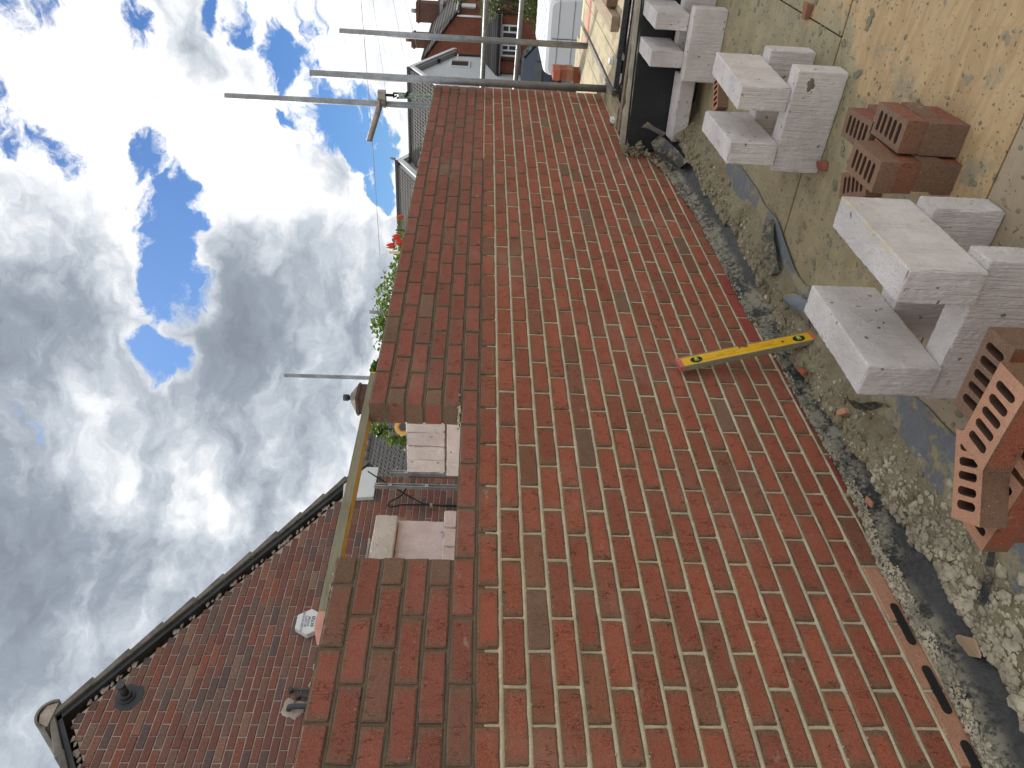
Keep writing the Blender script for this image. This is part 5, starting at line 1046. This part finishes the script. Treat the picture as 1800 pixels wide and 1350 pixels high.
def car(name, lab, x, y, rz, m, L=4.3, Wd=1.78, H=1.55):
    t = thing(name, lab, 'car', (x, y, GZ), rz); pro = [(-.5, .30), (-.495, .62), (-.44, .86), (-.30, .95), (-.17, 1.42), (.0, H), (.22, H - .02), (.38, 1.3), (.47, .98), (.495, .6), (.49, .30)]
    secs = []
    for yy, ins, dz in ((-Wd / 2, .0, 0), (-Wd / 2 + .0, 0, 0), (Wd / 2, 0, 0)): secs.append((yy, ins))
    b = MB(); vs = []; rows = [(-1, 0), (-.86, 1), (.86, 1), (1, 0)]
    for f_, top in rows:
        for px_, pz in pro:
            tuck = 1 - .22 * max(0, (pz - .9) / .65); vs.append((px_ * L, f_ * Wd / 2 * (tuck if abs(f_) == 1 else tuck), pz - (0 if top else .05 * (pz > 1.3))))
    n = len(pro); fs = [(r * n + k, r * n + k + 1, (r + 1) * n + k + 1, (r + 1) * n + k) for r in range(3) for k in range(n - 1)] + [tuple(range(n))[::-1], tuple(range(3 * n, 4 * n))] + [(r * n, (r + 1) * n, (r + 1) * n + n - 1, r * n + n - 1) for r in range(3)]
    def put(o): o.parent = t; return o
    o = bpy.data.objects.new('body', b.add(vs, fs, 0, False).mesh('body', m)); COL.objects.link(o); o.parent = t; bevel(o, .05, 2)
    for s_ in (-1, 1):
        for a0, a1 in ((-.255, -.02), (.0, .22), (.235, .36)):
            yy = s_ * (Wd / 2 * .90 + .012); z0, z1 = .99, 1.38 if a1 < .3 else 1.27
            k = .10 if a0 < -.1 else .02
            q = MB().add([(a0 * L, s_ * Wd / 2 * .985 + s_ * .012, z0), (a1 * L, s_ * Wd / 2 * .985 + s_ * .012, z0), (a1 * L - (.1 if a1 > .3 else 0), s_ * Wd / 2 * .875 + s_ * .012, z1), (a0 * L + k * L * .9 if a0 < -.1 else a0 * L, s_ * Wd / 2 * .875 + s_ * .012, z1)], [(0, 1, 2, 3)[::s_ * -1 or 1]]).mesh('side_window', M_GLASS); o = bpy.data.objects.new('side_window', q); COL.objects.link(o); o.parent = t
        for a in (-.32, .31):
            me = MB().tube([(a * L, s_ * (Wd / 2 - .2), .32), (a * L, s_ * (Wd / 2 + .01), .32)], .32, 18).mesh('wheel', M_TYRE); o = bpy.data.objects.new('wheel', me); COL.objects.link(o); o.parent = t
            me = MB().tube([(a * L, s_ * (Wd / 2), .32), (a * L, s_ * (Wd / 2 + .025), .32)], .2, 14).mesh('rim', M_GREY); o2 = bpy.data.objects.new('rim', me); COL.objects.link(o2); o2.parent = o
        me = MB().box((.47 * L, s_ * .72 - .14, .78), (.5 * L + .01, s_ * .72 + .14, .98)).mesh('tail_lamp', M_TAIL); o = bpy.data.objects.new('tail_lamp', me); COL.objects.link(o); o.parent = t
        me = MB().box((-.505 * L, s_ * .66 - .16, .68), (-.46 * L, s_ * .66 + .16, .82)).mesh('headlamp', M_WHITE); o = bpy.data.objects.new('headlamp', me); COL.objects.link(o); o.parent = t
        me = MB().box((-.22 * L, s_ * (Wd / 2 + .0) - .02, .98), (-.19 * L, s_ * (Wd / 2 + .16), 1.10)).mesh('mirror', m); o = bpy.data.objects.new('mirror', me); COL.objects.link(o); o.parent = t
    me = MB().add([(.24 * L, -Wd / 2 * .76, H - .08), (.24 * L, Wd / 2 * .76, H - .08), (.445 * L, Wd / 2 * .86, 1.08), (.445 * L, -Wd / 2 * .86, 1.08)], [(3, 2, 1, 0)]).mesh('rear_window', M_GLASS); o = bpy.data.objects.new('rear_window', me); COL.objects.link(o); o.parent = t; o.location = (.02, 0, .03)
    me = MB().add([(-.31 * L, -Wd / 2 * .86, .98), (-.31 * L, Wd / 2 * .86, .98), (-.175 * L, Wd / 2 * .78, 1.40), (-.175 * L, -Wd / 2 * .78, 1.40)], [(0, 1, 2, 3)[::-1]]).mesh('windscreen', M_GLASS); o = bpy.data.objects.new('windscreen', me); COL.objects.link(o); o.parent = t; o.location = (-.03, 0, .03)
    return t
car('parked_car', 'grey blue estate car parked between the white van and the brick building', 38.6, 8.4, -H90 + .06, M_CARG, 4.6, 1.9, 1.98)
car('parked_car', 'dark blue car with red tail lamp at the picture edge beyond the van', 29.0, 2.2, -H90 + .05 + PI, M_CARB, 4.4, 1.85, 2.0)
bk_ = thing('motorcycle', 'dark motorcycle with bright mirror half hidden behind the front scaffold pole', 'motorcycle', (18.2, 3.7, GZ))
for x_, y_ in ((18.0, 3.25), (18.4, 4.4)): MB().tube([(x_, y_, GZ + .32), (x_ + .10, y_, GZ + .32)], .32, 18).build('wheel', M_TYRE, bk_)
MB().box((18.0, 3.3, GZ + .5), (18.45, 4.3, GZ + .95)).build('frame', M_CARB, bk_); MB().tube([(18.2, 3.2, GZ + .4), (18.2, 3.45, GZ + 1.15), (18.2, 3.6, GZ + 1.35)], .05, 8).tube([(17.85, 3.6, GZ + 1.35), (18.6, 3.6, GZ + 1.35)], .025, 8).build('fork', M_GREY, bk_); MB().blob((18.05, 3.42, GZ + 1.62), .22, 2, 1, 1, 1.2).build('fairing', M_CARB, bk_); MB().tube([(17.95, 3.25, GZ + 1.45), (18.0, 3.7, GZ + 1.95)], .03, 8).build('mirror', M_WHITE, bk_)

# ================================================================== PLANTS
def mat_leaf(name, c, c2):
    m, g, b = newmat(name); r = g.attr('rnd'); col = g.mix(r, c, c2); fin(g, b, col, .45, spec=.4)
    tr = g.n('ShaderNodeBsdfTranslucent'); g.put(tr.inputs[0], g.mix(.5, col, (.18, .26, .03))); mx = g.n('ShaderNodeMixShader'); mx.inputs[0].default_value = .38
    out = [n_ for n_ in g.nt.nodes if n_.type == 'OUTPUT_MATERIAL'][0]; g.nt.links.new(b.outputs[0], mx.inputs[1]); g.nt.links.new(tr.outputs[0], mx.inputs[2]); g.nt.links.new(mx.outputs[0], out.inputs[0]); return m
M_LEAF = mat_leaf('shrub_leaf', (.060, .125, .02), (.17, .27, .045)); M_LEAF2 = mat_leaf('hedge_leaf', (.028, .062, .012), (.07, .11, .02)); M_BARK = mat_plain('bark', (.09, .07, .05), .95, 0, .3, 20, .6)
def leaves(parent, name, spots, n, size, m, seed=1, cup=.25):
    rg = random.Random(seed); V, F, R_ = [], [], []; base = wloc(parent)
    for i in range(n):
        c, r = rg.choice(spots); d = Vector((rg.gauss(0, 1), rg.gauss(0, 1), rg.gauss(0, 1))); d = d.normalized() * r * rg.random() ** .45; p = Vector(c) + d; s = size * rg.uniform(.6, 1.25)
        M = Euler((rg.uniform(-.9, .9), rg.uniform(-.9, .9), rg.uniform(0, 6.28))).to_matrix(); b0 = len(V); rr = rg.random()
        for q in ((0, -.5, 0), (.26, -.12, cup * .3), (.2, .25, cup * .3), (0, .55, -.05), (-.2, .25, cup * .3), (-.26, -.12, cup * .3), (0, .0, 0)): V.append(p + M @ (Vector(q) * s) - base); R_.append(rr)
        F += [(b0, b0 + 1, b0 + 6), (b0 + 1, b0 + 2, b0 + 6), (b0 + 2, b0 + 3, b0 + 6), (b0 + 3, b0 + 4, b0 + 6), (b0 + 4, b0 + 5, b0 + 6), (b0 + 5, b0, b0 + 6)]
    me = bpy.data.meshes.new(name); me.from_pydata(V, [], F); me.materials.append(m); a = me.attributes.new('rnd', 'FLOAT', 'POINT'); a.data.foreach_set('value', R_); o = bpy.data.objects.new(name, me); o.parent = parent; COL.objects.link(o); o['kind'] = 'stuff'; return o
def stems(parent, base, tops, r):
    b = MB()
    for i, t in enumerate(tops):
        t = Vector(t); mid = (Vector(base) + t) / 2 + Vector((.1 * math.sin(i * 2), .1 * math.cos(i * 3), .15)); b.tube([base, mid, t], [r, r * .6, r * .25], 6)
    return b.build('stem', M_BARK, parent)
sh = thing('leafy_shrub', 'bright green leafy shrub showing along the top of the brick wall', 'shrub', (7.4, 3.4, GZ))
sp = [((6.15, 3.25, 1.02), .20), ((6.05, 3.2, 1.16), .10), ((6.75, 3.3, 1.06), .26), ((7.0, 3.2, 1.20), .20), ((7.3, 3.3, 1.12), .28), ((7.65, 3.25, 1.20), .26), ((7.95, 3.3, 1.16), .28), ((8.3, 3.3, 1.14), .27), ((8.6, 3.3, 1.10), .24), ((9.0, 3.25, 1.12), .20), ((9.5, 3.3, 1.15), .24), ((9.9, 3.3, 1.06), .2), ((7.4, 3.5, .5), .7), ((8.6, 3.5, .4), .7), ((6.7, 3.4, .3), .5), ((8.0, 3.5, -.5), 1.0)]
stems(sh, (7.5, 3.4, GZ), [s_[0] for s_ in sp], .05); leaves(sh, 'foliage', [((c[0], c[1], c[2] - .06), r) for c, r in sp[:12]], 2600, .072, M_LEAF, 4); leaves(sh, 'foliage', sp[12:], 1800, .09, M_LEAF, 5)
sh2 = thing('leafy_shrub', 'small green shrub seen through the window opening before the tiled roof', 'shrub', (5.0, 3.3, GZ))
sp = [((4.98, 3.3, .82), .14), ((5.03, 3.25, .98), .10), ((4.88, 3.25, .68), .13), ((4.78, 3.2, .58), .10), ((5.15, 3.3, .62), .2), ((5.1, 3.4, .2), .4)]
stems(sh2, (5.1, 3.35, GZ), [s_[0] for s_ in sp], .03); leaves(sh2, 'foliage', sp, 380, .075, M_LEAF, 8)
fl = thing('red_flower', 'bright red blooms on a pale stick standing in the shrub above the wall', 'flower', (9.1, 3.1, GZ))
M_PET = mat_plain('scarlet_petal', (.72, .055, .022), .5, 0, .15, 10); M_LIME = mat_plain('lime_bract', (.22, .30, .04), .5, 0, .2, 10)
MB().tube([(8.75, 3.1, GZ), (8.76, 3.1, 1.27)], .022, 8).build('stick', M_SCAFB_Y, fl)
rg = random.Random(2)
for c, r in (((8.98, 3.1, 1.26), .062), ((9.22, 3.08, 1.20), .065), ((9.05, 3.08, 1.15), .055), ((9.95, 3.1, 1.22), .055)):
    for k in range(5):
        a = 2 * PI * k / 5 + rg.uniform(-.2, .2); vs = []
        for i in range(4):
            for j in range(3):
                t, u_ = i / 3, j - 1; rr = r * (.25 + .42 * math.sin(PI * (.15 + .6 * t))); vs.append((c[0] + math.cos(a) * rr + -math.sin(a) * u_ * r * .45 * math.sin(PI * (.15 + .75 * t)), c[1] + math.sin(a) * rr + math.cos(a) * u_ * r * .45 * math.sin(PI * (.15 + .75 * t)), c[2] + r * (1.9 * t - .6) - .02 * abs(u_)))
        MB().add(vs, [(i * 3 + j, i * 3 + j + 1, i * 3 + j + 4, i * 3 + j + 3) for i in range(3) for j in range(2)], 0, True).build('petal', M_PET, fl)
for k in range(9):
    z0 = 1.16; x_ = 9.45 + .05 * k; MB().add([(x_, 3.1, z0), (x_ + .03, 3.1, z0), (x_ + .05 - .01 * k, 3.05, z0 + .07 + .015 * (k % 3)), (x_ + .01, 3.05, z0 + .07)], [(0, 1, 2, 3)]).build('bract', M_LIME, fl)
MB().tube([(9.4, 3.1, GZ), (9.5, 3.1, 1.25)], .015, 6).build('stick', M_BARK, fl)
def bush(lab, c, spots, n, size, m, seed):
    t = thing('garden_bush', lab, 'bush', (c[0], c[1], GZ)); stems(t, (c[0], c[1], GZ), [s_[0] for s_ in spots], .08); leaves(t, 'foliage', spots, n, size, m, seed); return t
bush('dark green bush by the garden wall right of the white downpipe', (44, 6.3), [((44 + .3 * i, 5.6 + .35 * (i % 5), -.4 - .75 * (i // 3)), .75) for i in range(9)], 1500, .17, M_LEAF2, 21)
bush('climbing green plant hanging at the eaves of the red brick house', (50.5, 6.9), [((50.6 + .25 * i, 6.9 - .12 * (i % 4), 1.6 - .28 * (i % 7)), .42) for i in range(14)], 1500, .15, M_LEAF, 22)
bush('dark hedge behind the blue car at the edge of the picture', (36, 3.2), [((36, 2.4 + .5 * i, -2.0 - .3 * (i % 3)), .9) for i in range(6)], 1800, .16, M_LEAF2, 23)

# ================================================================== OVERHEAD LINES
GWI = 'overhead telephone lines crossing the sky'
def wire(p0, p1, sag, lab, r=.009):
    p0, p1 = Vector(p0), Vector(p1); pts = [p0.lerp(p1, t / 16) - Vector((0, 0, sag * 4 * (t / 16) * (1 - t / 16))) for t in range(17)]; setp(MB().tube(pts, r, 5).build('overhead_line', M_GREY), lab, 'wire', GWI)
wire((23, -8, 4.1), (23.2, 10.6, 3.42), .15, 'uppermost overhead line, running to the shrub end of the brick wall')
wire((23, -8, 4.55), (43.4, 14.9, 5.1), .18, 'overhead line ending at the second white gable peak'); wire((23, -8, 4.8), (43.4, 9.4, 4.25), .12, 'overhead line ending at the peak of the white gable by the pole'); wire((23, -6, 4.65), (48, 10.38, 3.75), .12, 'lowest overhead line, running to the ridge of the red brick house')
setp(MB().tube([(23, -8, GZ), (23, -8, 5.5)], [.14, .10], 12).build('telegraph_pole', M_BARK), 'wooden telegraph pole outside the picture carrying the overhead lines', 'pole')
